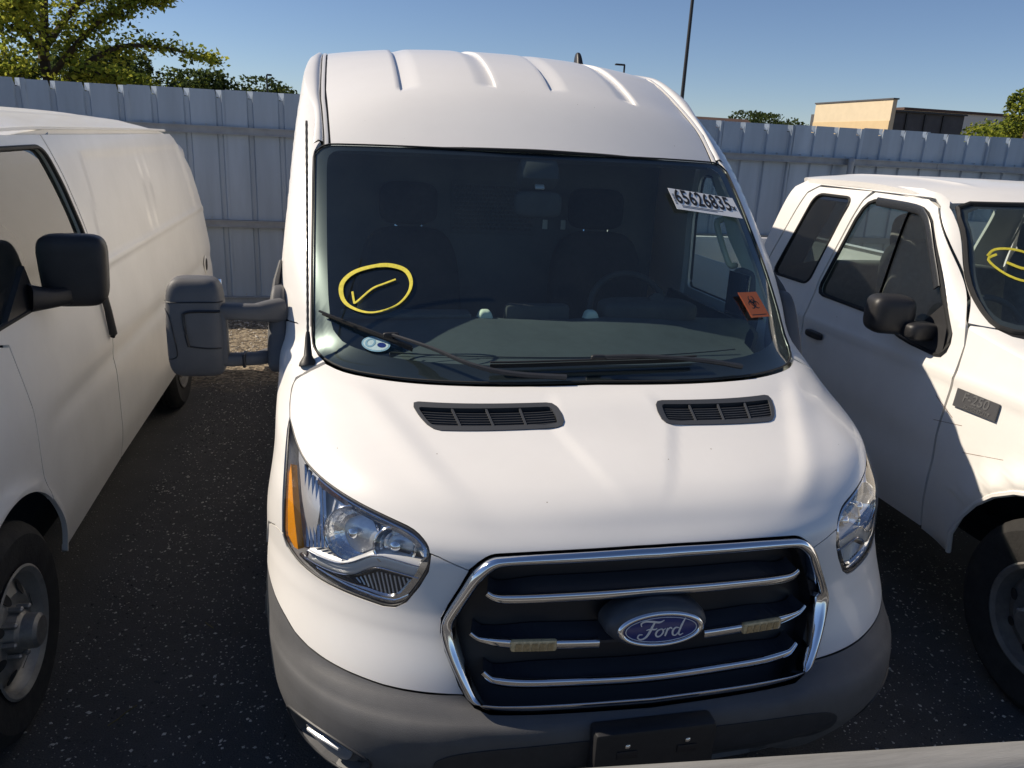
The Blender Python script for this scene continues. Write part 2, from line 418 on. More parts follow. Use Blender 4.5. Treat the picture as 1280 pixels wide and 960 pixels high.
class Shell:
    """vehicle skin: for each height a plan curve from the nose centre round the corner and back along the side"""
    def __init__(s, y0, w, b, n, xc=0, skew=0):
        s.y0 = pchip(*y0); s.w = pchip(*w); s.b = pchip(*b); s.n = pchip(*n); s.xc = xc; s.skew = skew
    def P(s, u, z):
        g = 1 if u >= 0 else -1; u = abs(u); W = s.w(z)
        if u <= HP: x, y = g*W*(math.sin(u)**(2/s.n(z)) if u > 0 else 0), s.y0(z)+s.b(z)*(1-math.cos(u))
        else: x, y = g*W, s.y0(z)+s.b(z)+(u-HP)*.6
        return (s.xc+x+s.skew*(y-2), y, z)
    def ux(s, x, z): return math.copysign(math.asin(min(1, abs(x)/s.w(z))**(s.n(z)/2)), x)
    def uy(s, y, z, g=1):
        q = y-s.y0(z)-s.b(z)
        return g*(HP+q/.6 if q >= 0 else math.acos(max(-1, min(1, 1-(y-s.y0(z))/s.b(z)))))
    def X(s, pts, g=1):                                                     # outline given as (x,z), right half
        out = []
        for i in range(len(pts)-1):
            (a, b), (c, d) = pts[i], pts[i+1]; k = max(1, int(math.hypot(c-a, d-b)/.025))
            out += [(a+(c-a)*j/k, b+(d-b)*j/k) for j in range(k)]
        return [(g*s.ux(x, z), z) for x, z in out+[pts[-1]]]
    def Y(s, pts, g=1):                                                     # outline given as (y,z) along the side
        out = []
        for i in range(len(pts)-1):
            (a, b), (c, d) = pts[i], pts[i+1]; k = max(1, int(math.hypot(c-a, d-b)/.007))
            out += [(s.uy(a+(c-a)*j/k, b+(d-b)*j/k, g), b+(d-b)*j/k) for j in range(k)]
        return out+[(s.uy(pts[-1][0], pts[-1][1], g), pts[-1][1])]
    def S(s, sy, z):                                                        # side sheet: sy = +y on the right flank, -y on the left
        y = abs(sy); g = 1 if sy >= 0 else -1; q = y-s.y0(z); b = s.b(z); W = s.w(z)
        if q < b: W *= math.sin(math.acos(max(-1, min(1, 1-max(q, 1e-5)/b))))**(2/s.n(z))
        return (s.xc+g*W+s.skew*(y-2), y, z)
    def XS(s, pts):                                                         # (x,z) -> (y,z), followed finely
        out = []
        for i in range(len(pts)-1):
            (a, b), (c, d) = pts[i], pts[i+1]; k = max(1, int(math.hypot(c-a, d-b)/.012))
            out += [(a+(c-a)*j/k, b+(d-b)*j/k) for j in range(k)]
        return [(s.P(s.ux(x, z), z)[1], z) for x, z in out+[pts[-1]]]
    def pt(s, x, z, off=0):
        u = s.ux(x, z); return Vector(s.P(u, z))+mapn(s.P, u, z)*off
    def nrm(s, x, z): return mapn(s.P, s.ux(x, z), z)
    def side(s, y, z, g=1, off=0):
        u = s.uy(y, z, g); return Vector(s.P(u, z))+mapn(s.P, u, z)*off
UF = [math.asin((x/1.0)**1.5) for x in arange(0, .9, .03)]
UF = UF+[u for u in arange(UF[-1], HP, .04)][1:]
UFULL = [-u for u in UF[::-1]][:-1]+UF
USIDE = UF[:-1]+arange(HP, HP+10, .18)
USIDEN = [-u for u in USIDE[::-1]]
YL = arange(-.6, 1.6, .025)+arange(1.66, 5.7, .06); YLN = [-y for y in YL[::-1]]
def mir(half):  # half outline (u>=0) from top centre to bottom centre -> full outline
    return half+[(-u, v) for u, v in half[::-1] if abs(u) > 1e-6]

# ------------------------------------------------------------------ ground
def ground():
    m = bpy.data.materials.new('asphalt'); m.use_nodes = True; MATS['asphalt'] = m
    n = m.node_tree.nodes; l = m.node_tree.links; p = n['Principled BSDF']
    tc = n.new('ShaderNodeTexCoord'); co = tc.outputs['Object']
    def noise(sc, det=4, r=.6):
        q = n.new('ShaderNodeTexNoise'); q.inputs['Scale'].default_value = sc; q.inputs['Detail'].default_value = det; q.inputs['Roughness'].default_value = r; l.new(co, q.inputs[0]); return q.outputs[0]
    def ramp(src, stops):
        q = n.new('ShaderNodeValToRGB'); e = q.color_ramp.elements
        while len(e) < len(stops): e.new(.5)
        for k, (ps, c) in enumerate(stops): e[k].position = ps; e[k].color = (*c, 1)
        l.new(src, q.inputs[0]); return q.outputs[0]
    def mix(f, a, b):
        q = n.new('ShaderNodeMix'); q.data_type = 'RGBA'; l.new(f, q.inputs[0]); l.new(a, q.inputs[6]); l.new(b, q.inputs[7]); return q.outputs[2]
    base = ramp(noise(3, 8, .75), [(.3, (.034, .033, .032)), (.7, (.085, .081, .077))])
    grit = ramp(noise(220, 3, .7), [(.35, (.025, .024, .024)), (.75, (.17, .16, .15))])
    q = n.new('ShaderNodeMix'); q.data_type = 'RGBA'; q.inputs[0].default_value = .45; l.new(base, q.inputs[6]); l.new(grit, q.inputs[7]); c1 = q.outputs[2]
    vo = n.new('ShaderNodeTexVoronoi'); vo.inputs['Scale'].default_value = 75; l.new(co, vo.inputs[0])
    sp = n.new('ShaderNodeSeparateColor'); l.new(vo.outputs['Color'], sp.inputs[0])
    pick = ramp(sp.outputs[0], [(.84, (0, 0, 0)), (.87, (1, 1, 1))]); near = ramp(vo.outputs['Distance'], [(.18, (1, 1, 1)), (.34, (0, 0, 0))])
    mu = n.new('ShaderNodeMath'); mu.operation = 'MULTIPLY'; l.new(pick, mu.inputs[0]); l.new(near, mu.inputs[1])
    fleck = ramp(sp.outputs[1], [(0, (.10, .09, .08)), (1, (.42, .39, .35))])
    c2 = mix(mu.outputs[0], c1, fleck)
    # brown loose gravel towards the fence
    sx = n.new('ShaderNodeSeparateXYZ'); l.new(co, sx.inputs[0])
    ad = n.new('ShaderNodeMath'); ad.operation = 'MULTIPLY_ADD'; l.new(noise(1.3, 5), ad.inputs[0]); ad.inputs[1].default_value = 1.2; l.new(sx.outputs[1], ad.inputs[2])
    gf = n.new('ShaderNodeMapRange'); l.new(ad.outputs[0], gf.inputs[0]); gf.inputs[1].default_value = 5.3; gf.inputs[2].default_value = 5.9
    vg = n.new('ShaderNodeTexVoronoi'); vg.inputs['Scale'].default_value = 42; l.new(co, vg.inputs[0])
    sg = n.new('ShaderNodeSeparateColor'); l.new(vg.outputs['Color'], sg.inputs[0])
    gcol = ramp(sg.outputs[0], [(0, (.035, .028, .02)), (.5, (.16, .12, .075)), (1, (.36, .30, .21))])
    c3 = mix(gf.outputs[0], c2, gcol)
    l.new(c3, p.inputs['Base Color']); p.inputs['Roughness'].default_value = .88
    hb = n.new('ShaderNodeMath'); hb.operation = 'MULTIPLY_ADD'; l.new(noise(120, 3, .7), hb.inputs[0]); hb.inputs[1].default_value = 1.; l.new(mu.outputs[0], hb.inputs[2])
    b = n.new('ShaderNodeBump'); b.inputs['Strength'].default_value = .7; b.inputs['Distance'].default_value = .012; l.new(hb.outputs[0], b.inputs['Height']); l.new(b.outputs[0], p.inputs['Normal'])
    g = mk('ground', [(-1200, -1200, 0), (1200, -1200, 0), (1200, 1200, 0), (-1200, 1200, 0)], [[0, 1, 2, 3]], 'asphalt', None, False)
    tag(g, 'dark asphalt yard surface with pale loose grit', None, None, 'structure')
ground()
def pebbles(name, n, areas, smin, smax, m, label, seed):
    rnd = random.Random(seed); vs = []; fs = []
    oc = [(1, 0, 0), (-1, 0, 0), (0, 1, 0), (0, -1, 0), (0, 0, 1), (0, 0, -1)]; of = [(0, 2, 4), (2, 1, 4), (1, 3, 4), (3, 0, 4), (2, 0, 5), (1, 2, 5), (3, 1, 5), (0, 3, 5)]
    for i in range(n):
        x0, x1, y0, y1 = rnd.choices(areas, [(a[1]-a[0])*(a[3]-a[2])*a[4] for a in areas])[0][:4]
        x, y = rnd.uniform(x0, x1), rnd.uniform(y0, y1); s = smin+(smax-smin)*rnd.random()**3; t = rnd.uniform(0, 6.28); b = len(vs)
        sx, sy, sz = s*rnd.uniform(.7, 1.3), s*rnd.uniform(.5, 1), s*rnd.uniform(.3, .6)
        for (a, c, d) in oc:
            a, c, d = a*sx*rnd.uniform(.7, 1.2), c*sy*rnd.uniform(.7, 1.2), d*sz
            vs.append((x+a*math.cos(t)-c*math.sin(t), y+a*math.sin(t)+c*math.cos(t), d+sz*.55))
        fs += [[b+k for k in q] for q in of]
    tag(mk(name, vs, fs, m, None, False), label, 'gravel', None, 'stuff')
ALLEY = [(-1.9, -1., -.6, 5, 1), (1., 2.4, -.6, 3, .8), (-3, 4, -1.5, -.3, .5)]
pebbles('pale_stones', 11000, ALLEY, .0022, .0095, 'stone', 'pale stone chips scattered over the dark asphalt', 3)
pebbles('dark_stones', 8000, ALLEY, .003, .011, 'stone_dark', 'dark loose chippings on the asphalt between the vans', 4)
pebbles('fence_gravel', 2600, [(-3.2, 1.2, 5.6, 7.9, 1)], .008, .022, 'stone', 'brown gravel along the foot of the fence', 5)
def straw():
    rnd = random.Random(12)
    for (x, y, a, L) in ((-1.62, .86, .9, .12), (-1.35, 1.4, 2.2, .06), (-1.75, .42, .6, .09)):
        pts = [(x+math.cos(a)*L*t+.004*rnd.uniform(-1, 1), y+math.sin(a)*L*t, .006+.002*rnd.random()) for t in (0, .3, .6, 1)]
        tag(tube('straw', pts, .0016, 'leaf_dry', None, 5), 'pale dry straw lying on the dark asphalt', 'straw', 'straws on the asphalt')
straw()

# ------------------------------------------------------------------ fence
def fence():
    FY = 8.08
    r = root('metal_fence', (0, FY, 0), 'tall galvanised corrugated sheet fence behind the parked vehicles', 'fence')
    PW = .336; NR = 3                                   # three ribs to a sheet
    prof = []                                           # (x, y) of one pitch; ribs run away from the yard
    for (x, y) in ((0, 0), (.228, 0), (.243, .024), (.285, .024), (.300, 0), (.318, .0), (.336, 0)): prof.append((x, y))
    rnd = random.Random(2)
    x0 = -9.06+.0
    base = 3.95-.05-.25
    k0 = int((-11-base)/PW)-1
    zs = [.02, .5, .97, 1.5, 2.0, 2.43]
    for s in range(24):
        xs = base+(k0+s*NR)*PW; vs = []; fs = []; dz = rnd.uniform(-.012, .012); dy = rnd.uniform(-.004, .004); lean = rnd.uniform(-.006, .006)
        line = []
        for q in range(NR):
            for (x, y) in prof[:-1]: line.append((x+q*PW, y))
        line.append((NR*PW+.012, .004))
        for z in zs:
            w = .004*math.sin(z*2.3+s)
            for (x, y) in line: vs.append((xs+x, FY+y+dy+w+lean*z, (z if z < 2.3 or y < .01 else 2.345)+(dz if z > 2 else 0)))
        n = len(line)
        for j in range(len(zs)-1):
            for i in range(n-1): fs.append([j*n+i, j*n+i+1, (j+1)*n+i+1, (j+1)*n+i])
        sh = mk('fence_sheet', vs, fs, 'fence_steel', r, False)
        for q in range(NR):      # facet added at each rib top, tilted to catch the sun
            x = xs+q*PW; y = FY+dy+lean*2.4; zt = 2.43+dz
            mk('rib_sun_facet', [(x+.229, y+.075, zt), (x+.300, y+.014, zt), (x+.285, y+.014, zt-.085), (x+.243, y+.022, zt-.075)], [[0, 3, 2, 1]], 'fence_steel', sh, False)
    X0, X1 = base+k0*PW, base+(k0+72)*PW
    for z, hgt in ((2.0, .085), (.97, .08), (.07, .08)):
        x = X0; j = 0
        while x < X1:
            x2 = min(X1, x+6.1)
            bm = [((x+x2)/2, FY-.035, z), ]
            o = boxes('rail', [(((x+x2)/2, FY-.040, z), (x2-x-.006, .052, hgt)), (((x+x2)/2, FY-.072, z-hgt/2+.006), (x2-x-.006, .02, .012)), (((x+x2)/2, FY-.072, z+hgt/2-.006), (x2-x-.006, .02, .012))], 'rail_steel', r)
            x = x2
    scr = [((x_+.12, FY-.005, zz), (.014, .01, .014)) for zz in (.07, .97, 2.0) for x_ in [X0+k*PW for k in range(72)]]
    boxes('fence_screws', [((c[0], FY-.004 if abs(c[2]-2.0) > .1 else FY-.004, c[2]+.06), s_) for c, s_ in scr], 'post_steel', r)['kind'] = 'stuff'
    for x in (-7.6, -4.6, .2, 3.0, 5.80, 8.8, 11.6):
        p = tube('post', [(x, FY-.13, -.05), (x, FY-.13, 2.0)], .04, 'post_steel', r, 14)
        lathe('post_cap', [(.044, 0), (.044, .03), (.03, .055), (.0, .06)], (x, FY-.13, 2.0), (0, 0, 1), 'post_steel', p, 16)
fence()

# ------------------------------------------------------------------ wheels
def wheel(parent, c, out, rt_=.37, wd=.225, rr=.215, rimmat='rim_steel', holes=8, hub=True):
    """out: +1 / -1 = outward along x; part wheel (the tyre) > rim, hub, lug nuts"""
    c = Vector(c); ax = (out, 0, 0); h = wd/2
    ty = lathe('wheel', [(rr, -h+.01), (rr+.02, -h), (rt_-.05, -h-.008), (rt_-.018, -h+.012), (rt_-.004, -h+.035), (rt_-.004, -.045), (rt_-.013, -.042), (rt_-.013, -.034), (rt_, -.031), (rt_, -.006), (rt_-.012, -.004), (rt_-.012, .004), (rt_, .006), (rt_, .031), (rt_-.013, .034), (rt_-.013, .042), (rt_-.004, .045), (rt_-.004, h-.035), (rt_-.018, h-.012), (rt_-.05, h+.008), (rr+.02, h), (rr, h-.01)], c, ax, 'tyre', parent, 56, 30)
    lathe('rim', [(rr+.002, h-.004), (rr+.012, h+.004), (rr+.004, h+.008), (rr-.012, h-.004), (rr-.02, h-.04), (rr-.03, h-.055), (.165, h-.035), (.13, h-.018), (.10, h-.03), (.085, h-.03), (0, h-.03)], c, ax, rimmat, ty, 48, 30)
    lathe('brake_drum', [(rr, -h+.012), (.02, -h+.012), (0, -h+.012)], c, ax, 'brake_dark', ty, 24)
    for k in range(holes):
        t = 2*math.pi*(k+.3)/holes; p = c+Vector((out*(h-.0215), .147*math.cos(t), .147*math.sin(t)))
        n = Vector((out*.9, .42*math.cos(t), .42*math.sin(t)))
        plate('rim_hole', ell(.019, .028, 16), frame_at(p+n*.001, n, (0, math.cos(t), math.sin(t))), 'brake_dark', ty, .002)
    if hub:
        lathe('hub', [(.075, h-.032), (.072, h-.0), (.06, h+.012), (.058, h+.05), (.048, h+.06), (0, h+.062)], c, ax, 'hub_metal', ty, 24, 30)
        for k in range(8):
            t = 2*math.pi*k/8; lathe('lug_nut', [(.011, h-.03), (.011, h+.008), (.006, h+.014), (0, h+.015)], c+Vector((0, .083*math.cos(t), .083*math.sin(t))), ax, 'hub_metal', ty, 6, 20)
    return ty

# ------------------------------------------------------------------ the white van in the middle
VS = Shell(
    ([.20, .30, .42, .50, .56, .595, .615, .64, .66, .80, .95, 1.0, 1.03, 1.09, 1.145, 1.235, 1.278, 1.33, 1.45, 1.643, 1.99, 2.1, 2.2, 2.3, 2.416, 2.5],
     [.16, .07, -.01, -.045, -.052, -.044, -.018, .012, .02, .035, .05, .055, .065, .12, .20, .445, .56, .70, .86, 1.125, 1.60, 1.76, 1.93, 2.09, 2.45, 2.75]),
    ([.20, .35, .5, .7, .9, 1.1, 1.2, 1.33, 1.45, 1.643, 1.8, 1.99, 2.2, 2.35, 2.45],
     [.96, 1.0, 1.03, 1.04, 1.035, 1.01, 1.015, 1.03, 1.025, 1.01, .998, .985, .97, .95, .905]),
    ([.20, .45, .56, .60, .64, .80, .86, 1.0, 1.138, 1.235, 1.278, 1.33, 1.45, 1.643, 1.99, 2.2, 2.416],
     [.54, .66, .71, .70, .67, .70, .72, .72, .73, .79, .765, .71, .57, .42, .32, .39, .42]),
    ([.20, .5, .66, .80, .86, 1.0, 1.138, 1.235, 1.278, 1.33, 1.45, 1.643, 1.99, 2.416],
     [4, 4, 3.5, 2.6, 2.5, 2.7, 3.2, 3.65, 3.3, 2.75, 2.3, 2.4, 2.5, 2.5]))
VZ = arange(.2, 2.46, .02)
def hood_disp(x, z):
    """pressed shape of the hood: a ridge outside each vent and a shallow pocket in front of it"""
    x = abs(x)
    xr = .43+(z-1.075)/(1.285-1.075)*(.742-.43)          # ridge line
    d = x-xr
    fade = sstep(1.06, 1.14, z)*(1-sstep(1.262, 1.305, z))
    h = .0042*math.exp(-(d/.06)**2)
    xin = .075+(z-1.165)/(1.235-1.165)*(.155-.075) if z < 1.235 else .155-(z-1.235)*.4
    if xin < x < xr: h -= .005*sstep(0, .055, x-xin)*sstep(0, .09, xr-x)*sstep(1.10, 1.21, z)
    h += .006*(1-sstep(0, .5, x))*sstep(1.05, 1.12, z)
    return h*fade
def hoodmap(u, z):
    p = Vector(VS.P(u, z)); h = hood_disp(p.x, z)
    return p+mapn(VS.P, u, z)*h if abs(h) > 1e-5 else p
HL = [(.956, 1.183), (.945, 1.172), (.929, 1.155), (.9, 1.134), (.857, 1.119), (.804, 1.106), (.751, 1.095), (.674, 1.08), (.622, 1.066), (.592, 1.043), (.583, 1.012), (.588, .974), (.61, .927), (.642, .875), (.668, .857), (.697, .852), (.73, .854), (.793, .857), (.861, .861), (.916, .872), (.954, .893), (.968, .918), (.966, 1.002), (.962, 1.096), (.959, 1.163)]
GO = [(0, 1.043), (.088, 1.043), (.272, 1.040), (.388, 1.034), (.431, 1.028), (.461, 1.009), (.481, .986), (.505, .938), (.532, .885), (.549, .845), (.5515, .811), (.54, .765), (.515, .707), (.493, .660), (.470, .637), (.434, .628), (.37, .625), (.283, .623), (.075, .620), (0, .619)]
def transit():
    r = root('cargo_van', (0, 2.8, 0), 'white medium-roof cargo van with a chrome-ringed grille parked between two white vehicles', 'van')
    V = VS
    # ---- hood
    wsb = [(0, 1.306), (.25, 1.304), (.425, 1.303), (.571, 1.302), (.691, 1.302), (.79, 1.303), (.849, 1.309)]
    hs = [(.895, 1.288), (.941, 1.259), (.955, 1.231), (.957, 1.206), (.953, 1.186)]
    hltop = [(.942, 1.175), (.927, 1.159), (.899, 1.138), (.857, 1.123), (.804, 1.110), (.751, 1.099), (.674, 1.084), (.619, 1.070), (.588, 1.046), (.581, 1.024)]
    hseam = [(.561, 1.019), (.538, 1.010), (.487, .992)]
    gtop = [(.464, 1.014), (.433, 1.033), (.388, 1.039), (.272, 1.045), (.088, 1.048), (0, 1.048)]
    half = V.X(spline(wsb, 3)+spline(hs, 3)+spline(hltop, 3)+hseam+spline(gtop, 3)); half[0] = (0, 1.306); half[-1] = (0, 1.048)
    vent = rounded([(.602, 1.2745), (.158, 1.2775), (.149, 1.2365), (.550, 1.2325)], .03, 3)
    vsub = [[(g*V.ux(x, z), z) for x, z in vent] for g in (1, -1)]
    U2 = sorted(set([math.copysign(math.asin((abs(x))**1.5), x) for x in arange(-.9, .9, .012)]+[u for u in UFULL if abs(u) > math.asin(.9**1.5)]))
    hood = panel('hood', mir(half), hoodmap, U2, arange(.98, 1.32, .006), 'paint', r, vsub, depth=.014)
    # ---- vents in the hood
    for g in (1, -1):
        vv = [(g*V.ux(x, z), z) for x, z in vent]
        inn = rounded([(.578, 1.2665), (.177, 1.2705), (.170, 1.2425), (.545, 1.2395)], .012, 3)
        iv = [(g*V.ux(x, z), z) for x, z in inn]
        vr = panel('hood_vent', vv, hoodmap, UFULL, arange(1.2, 1.3, .01), 'vent_grey', hood, [iv], off=.003, depth=.03)
        panel('vent_back', vv, hoodmap, UFULL, arange(1.2, 1.3, .01), 'grille_dark', vr, off=-.03, depth=0)
        for k in range(7):
            t = (k+.5)/7
            pts = [Vector(hoodmap(g*V.ux(x, zz), zz))+Vector((0, -.006, -.012)) for x, zz in [(.172+.006*t+(.56+.02*(1-t)-.172)*q, 1.2420+.0262*(1-t)-.003*q) for q in [i/8 for i in range(9)]]]
            tube('vent_slat', pts, .003, 'dark_trim', vr, 4, flat=(.0028, .009))
        for q in (.25, .5, .75):
            pts = [Vector(hoodmap(g*V.ux(x, zz), zz))+Vector((0, 0, -.002)) for x, zz in [(.172+.385*q+.022*t*q, 1.241+.028*t) for t in (0, .5, 1)]]
            tube('vent_divider', pts, .003, 'vent_grey', vr, 4, flat=(.0035, .004))
    # ---- white fascia with the turned sides, fenders
    for g in (1, -1):
        fa = [(.5555, .811), (.553, .847), (.536, .887), (.509, .940), (.487, .988), (.538, 1.006), (.561, 1.015), (.5785, 1.019), (.579, 1.012), (.584, .973), (.606, .925), (.639, .873), (.666, .853), (.697, .848), (.73, .850), (.793, .853), (.861, .857), (.917, .868), (.957, .890), (.9715, .917)]
        bot = [(.997, .728), (.962, .711), (.934, .695), (.896, .685), (.847, .678), (.795, .673), (.757, .670), (.701, .665), (.65, .663), (.594, .662), (.538, .662), (.499, .662)]
        gs = [(.519, .707), (.544, .764)]
        ol = V.X(fa)+V.Y([(.55, .913), (.63, .88), (.61, .76)])+V.X(bot)+V.X(gs)
        ol = [(g*u, z) for u, z in ol]
        panel('front_fascia', ol, V.P, USIDE if g > 0 else USIDEN, VZ, 'paint', r, depth=.02)
        fe = V.X([(.9715, .921), (.970, 1.002), (.966, 1.096), (.962, 1.163), (.957, 1.187), (.961, 1.206), (.959, 1.232), (.945, 1.262), (.898, 1.292), (.853, 1.313), (.874, 1.321), (.893, 1.337), (.899, 1.39), (.95, 1.385), (.985, 1.38)])+V.Y([(1.30, 1.36), (1.20, 1.30), (1.17, 1.1), (1.17, .80), (1.02, .80), (.88, .785), (.80, .765), (.70, .78), (.645, .884), (.555, .917)])
        panel('fender', [(g*u, z) for u, z in fe], V.P, USIDE if g > 0 else USIDEN, VZ, 'paint', r, depth=.02)
    # ---- grey bumper
    bt = [(0, .614), (.434, .622), (.472, .632), (.495, .655), (.503, .6585), (.538, .6575), (.594, .6575), (.65, .6585), (.701, .661), (.757, .666), (.795, .669), (.847, .674), (.896, .681), (.934, .691), (.962, .706), (.997, .723)]
    half = V.X(bt)+V.Y([(.605, .755), (.60, .55), (.60, .30)])+V.X([(.95, .24), (.8, .22), (.4, .22)])+[(0, .22)]; half[0] = (0, .614)
    fogin = [(.962, .455), (.92, .497), (.84, .506), (.765, .485), (.735, .45), (.77, .335), (.83, .315), (.93, .355)]
    fsub = [[(g*V.ux(x, z), z) for x, z in fogin] for g in (1, -1)]
    # lower opening in the middle of the bumper
    low = [(0, .36), (.40, .36), (.44, .33), (.42, .26), (0, .26)]
    def bmap(u, z):
        p = Vector(V.P(u, z)); x = abs(p.x)
        # soft shelf step that runs out towards the corners, and the lower valance set back
        q = sstep(.26, .60, x)
        d = -.022*sstep(.47, .42, z)*sstep(.60, .50, x)
        e = .010*math.exp(-((z-(.575+.06*q))/.022)**2)*q*(1-sstep(.82, .98, x))
        return p+mapn(V.P, u, z)*(d+e) if abs(d+e) > 1e-5 else p
    US = [-u for u in USIDE[::-1]][:-1]+USIDE
    bp = panel('bumper', mir(half), bmap, US, arange(.2, .8, .012), 'bumper_grey', r, fsub+[[(math.copysign(V.ux(abs(x), z), x), z) for x, z in low+[(-x, z) for x, z in low[::-1] if x]]], depth=.03)
    ins = [(0, .560), (.30, .560), (.46, .552), (.55, .530), (.58, .49), (.55, .40), (.46, .37), (0, .365)]
    ih = V.X(spline(ins, 4)); ih[0] = (0, .560); ih[-1] = (0, .365)
    panel('lower_insert', mir(ih), bmap, UFULL, arange(.34, .6, .012), 'dark_trim', bp, off=.003, depth=.012)
    panel('lower_grille', mir(V.X(low)), bmap, UFULL, arange(.2, .5, .03), 'grille_dark', bp, off=-.028, depth=0)
    for g in (1, -1):
        fo = [(g*u, z) for u, z in V.X(spline(fogin, 3, True))]
        pk = panel('fog_lamp_pocket', fo, bmap, UFULL, arange(.2, .6, .02), 'bumper_grey', bp, off=-.034, depth=0)
        tube('pocket_edge', [V.pt(g*x, z, .001) for x, z in spline(fogin, 4, True)], .004, 'dark_trim', pk, 6, True)
        fi = [(.940, .440), (.908, .474), (.84, .484), (.785, .468), (.765, .445), (.790, .360), (.835, .340), (.915, .372)]
        panel('fog_bezel', [(g*u, z) for u, z in V.X(spline(fi, 3, True))], bmap, UFULL, arange(.2, .6, .02), 'bumper_grey', pk, off=-.020, depth=.012)
        f3 = [(.918, .430), (.895, .452), (.84, .462), (.80, .450), (.79, .435), (.805, .378), (.838, .362), (.90, .388)]
        panel('fog_lens', [(g*u, z) for u, z in V.X(spline(f3, 3, True))], bmap, UFULL, arange(.2, .6, .02), 'housing_grey', pk, off=-.012, depth=.012)
        tube('running_light', [V.pt(g*x, z, -.006) for x, z in ((.905, .446), (.88, .456), (.85, .460), (.82, .456))], .006, 'emblem_silver', pk, 6)
    # ---- grille
    gh = V.X(spline(GO, 4)); gh[0] = (0, 1.043); gh[-1] = (0, .619)
    gr = panel('grille', mir(gh), V.P, UFULL, VZ, 'grille_dark', r, off=-.055, depth=0)
    # chrome ring: rounded section swept between outer and inner edge
    GI = [(0, 1.016), (.091, 1.017), (.273, 1.015), (.388, 1.010), (.424, .999), (.448, .975), (.462, .950), (.486, .905), (.508, .860), (.5155, .840), (.516, .818), (.504, .768), (.482, .707), (.462, .664), (.445, .643), (.420, .636), (.37, .634), (.263, .632), (.075, .629), (0, .628)]
    so_, si_ = spline(GO, 4), spline(GI, 4); ring = []
    for (a, b) in zip(so_, si_): ring.append((a, b))
    ring = ring+[((-a[0], a[1]), (-b[0], b[1])) for a, b in ring[-2:0:-1]]
    vs = []; fs = []; K = 9
    for (a, b) in ring:
        w = math.hypot(a[0]-b[0], a[1]-b[1])
        for k in range(K):
            t = k/(K-1); q = (a[0]+(b[0]-a[0])*t, a[1]+(b[1]-a[1])*t)
            hgt = .006+.026*math.sin(math.pi*(.12+.80*t))**.7 if 0 < k < K-1 else (-.02 if k == 0 else -.014)
            vs.append(V.pt(q[0], q[1], hgt))
    n = len(ring)
    for i in range(n):
        j = (i+1) % n
        for k in range(K-1): fs.append([i*K+k, j*K+k, j*K+k+1, i*K+k+1])
    mk('grille_ring', vs, fs, 'chrome', gr)
    vs = []; fs = []
    for (a, b) in ring: vs += [V.pt(b[0], b[1], -.012), V.pt(b[0]*1.01, b[1], -.06)]
    for i in range(n): j = (i+1) % n; fs.append([2*i, 2*j, 2*j+1, 2*i+1])
    mk('grille_wall', vs, fs, 'grille_dark', gr)
    # dark fins with chrome blades
    bars = [[(.440, .931), (.425, .922), (.405, .9185), (.377, .919), (.239, .926), (.086, .929), (0, .930)],
            [(.479, .817), (.465, .807), (.446, .8015), (.382, .797), (.25, .795), (.115, .792), (0, .791)],
            [(.448, .720), (.432, .706), (.413, .6985), (.342, .691), (.23, .687), (.071, .680), (0, .679)]]
    for bi, b in enumerate(bars):
        pth = spline(b, 4); full = pth+[(-x, z) for x, z in pth[-2::-1]]
        vs = []; fs = []
        for (x, z) in full:
            w = 1-.75*sstep(.30, .47, abs(x))
            vs += [V.pt(x, z+.003, -.004), V.pt(x, z+.012+.022*w, -.05), V.pt(x, z-.006, -.05), V.pt(x, z-.005, -.004)]
        for i in range(len(full)-1):
            for k in range(4): l_ = (k+1) % 4; fs.append([i*4+k, i*4+l_, i*4+4+l_, i*4+4+k])
        mk('grille_fin', vs, fs, 'fin_dark', gr, False)
        segs = [full] if bi != 1 else [[p for p in full if p[0] > .125], [p for p in full if p[0] < -.125]]
        for sg in segs:
            tap = [(.010*(1-.6*sstep(.38, .48, abs(x))), 0.0125*(1-.55*sstep(.38, .48, abs(x)))) for x, z in sg]
            tube('grille_blade', [V.pt(x, z, .002) for x, z in sg], .01, 'chrome', gr, 10, flat=tap)
    # amber marker lights on the middle blade
    for g in (1, -1):
        c = V.pt(g*.320, .797, .012); nn = V.nrm(g*.32, .8); fm = frame_at(c, nn)
        mo = box('marker_light', c, (.122, .016, .034), 'marker_amber', gr, .008, fm @ Matrix.Rotation(R_(90), 4, 'X') if False else None)
        mo.data.transform(Matrix.Translation(c) @ Matrix.Rotation(g*.10, 4, 'Z') @ Matrix.Translation(-c))
        fm = frame_at(c+Vector((0, -.009, 0)), Vector((g*.1, -1, .05)))
        for k in range(5): plate('marker_facet', [(-.05+k*.021, -.011), (-.035+k*.021, -.011), (-.033+k*.021, .010), (-.048+k*.021, .010)], fm, 'marker_pale', mo, .0012)
    # emblem
    ec = Vector((0, .012, .853)); en = Vector((0, -1, .10)); fm = frame_at(ec, en)
    def elring(name, rings, m, par):
        N = 56; vs = []; fs = []
        for (a, b, h) in rings:
            for k in range(N): t = 2*math.pi*k/N; vs.append(fm @ Vector((a*math.cos(t), b*math.sin(t), h)))
        for i in range(len(rings)-1):
            for k in range(N): l_ = (k+1) % N; fs.append([i*N+k, i*N+l_, (i+1)*N+l_, (i+1)*N+k])
        if rings[-1][0] > .02: pass
        return mk(name, vs, fs, m, par)
    hz = elring('emblem_housing', [(.142, .067, -.06), (.142, .068, -.02), (.136, .064, .004), (.126, .057, .014), (.118, .051, .018), (.0, .0, .018)], 'emblem_surround', gr)
    fm = frame_at(ec+Vector((.004, 0, -.006))+en.normalized()*.019, en)
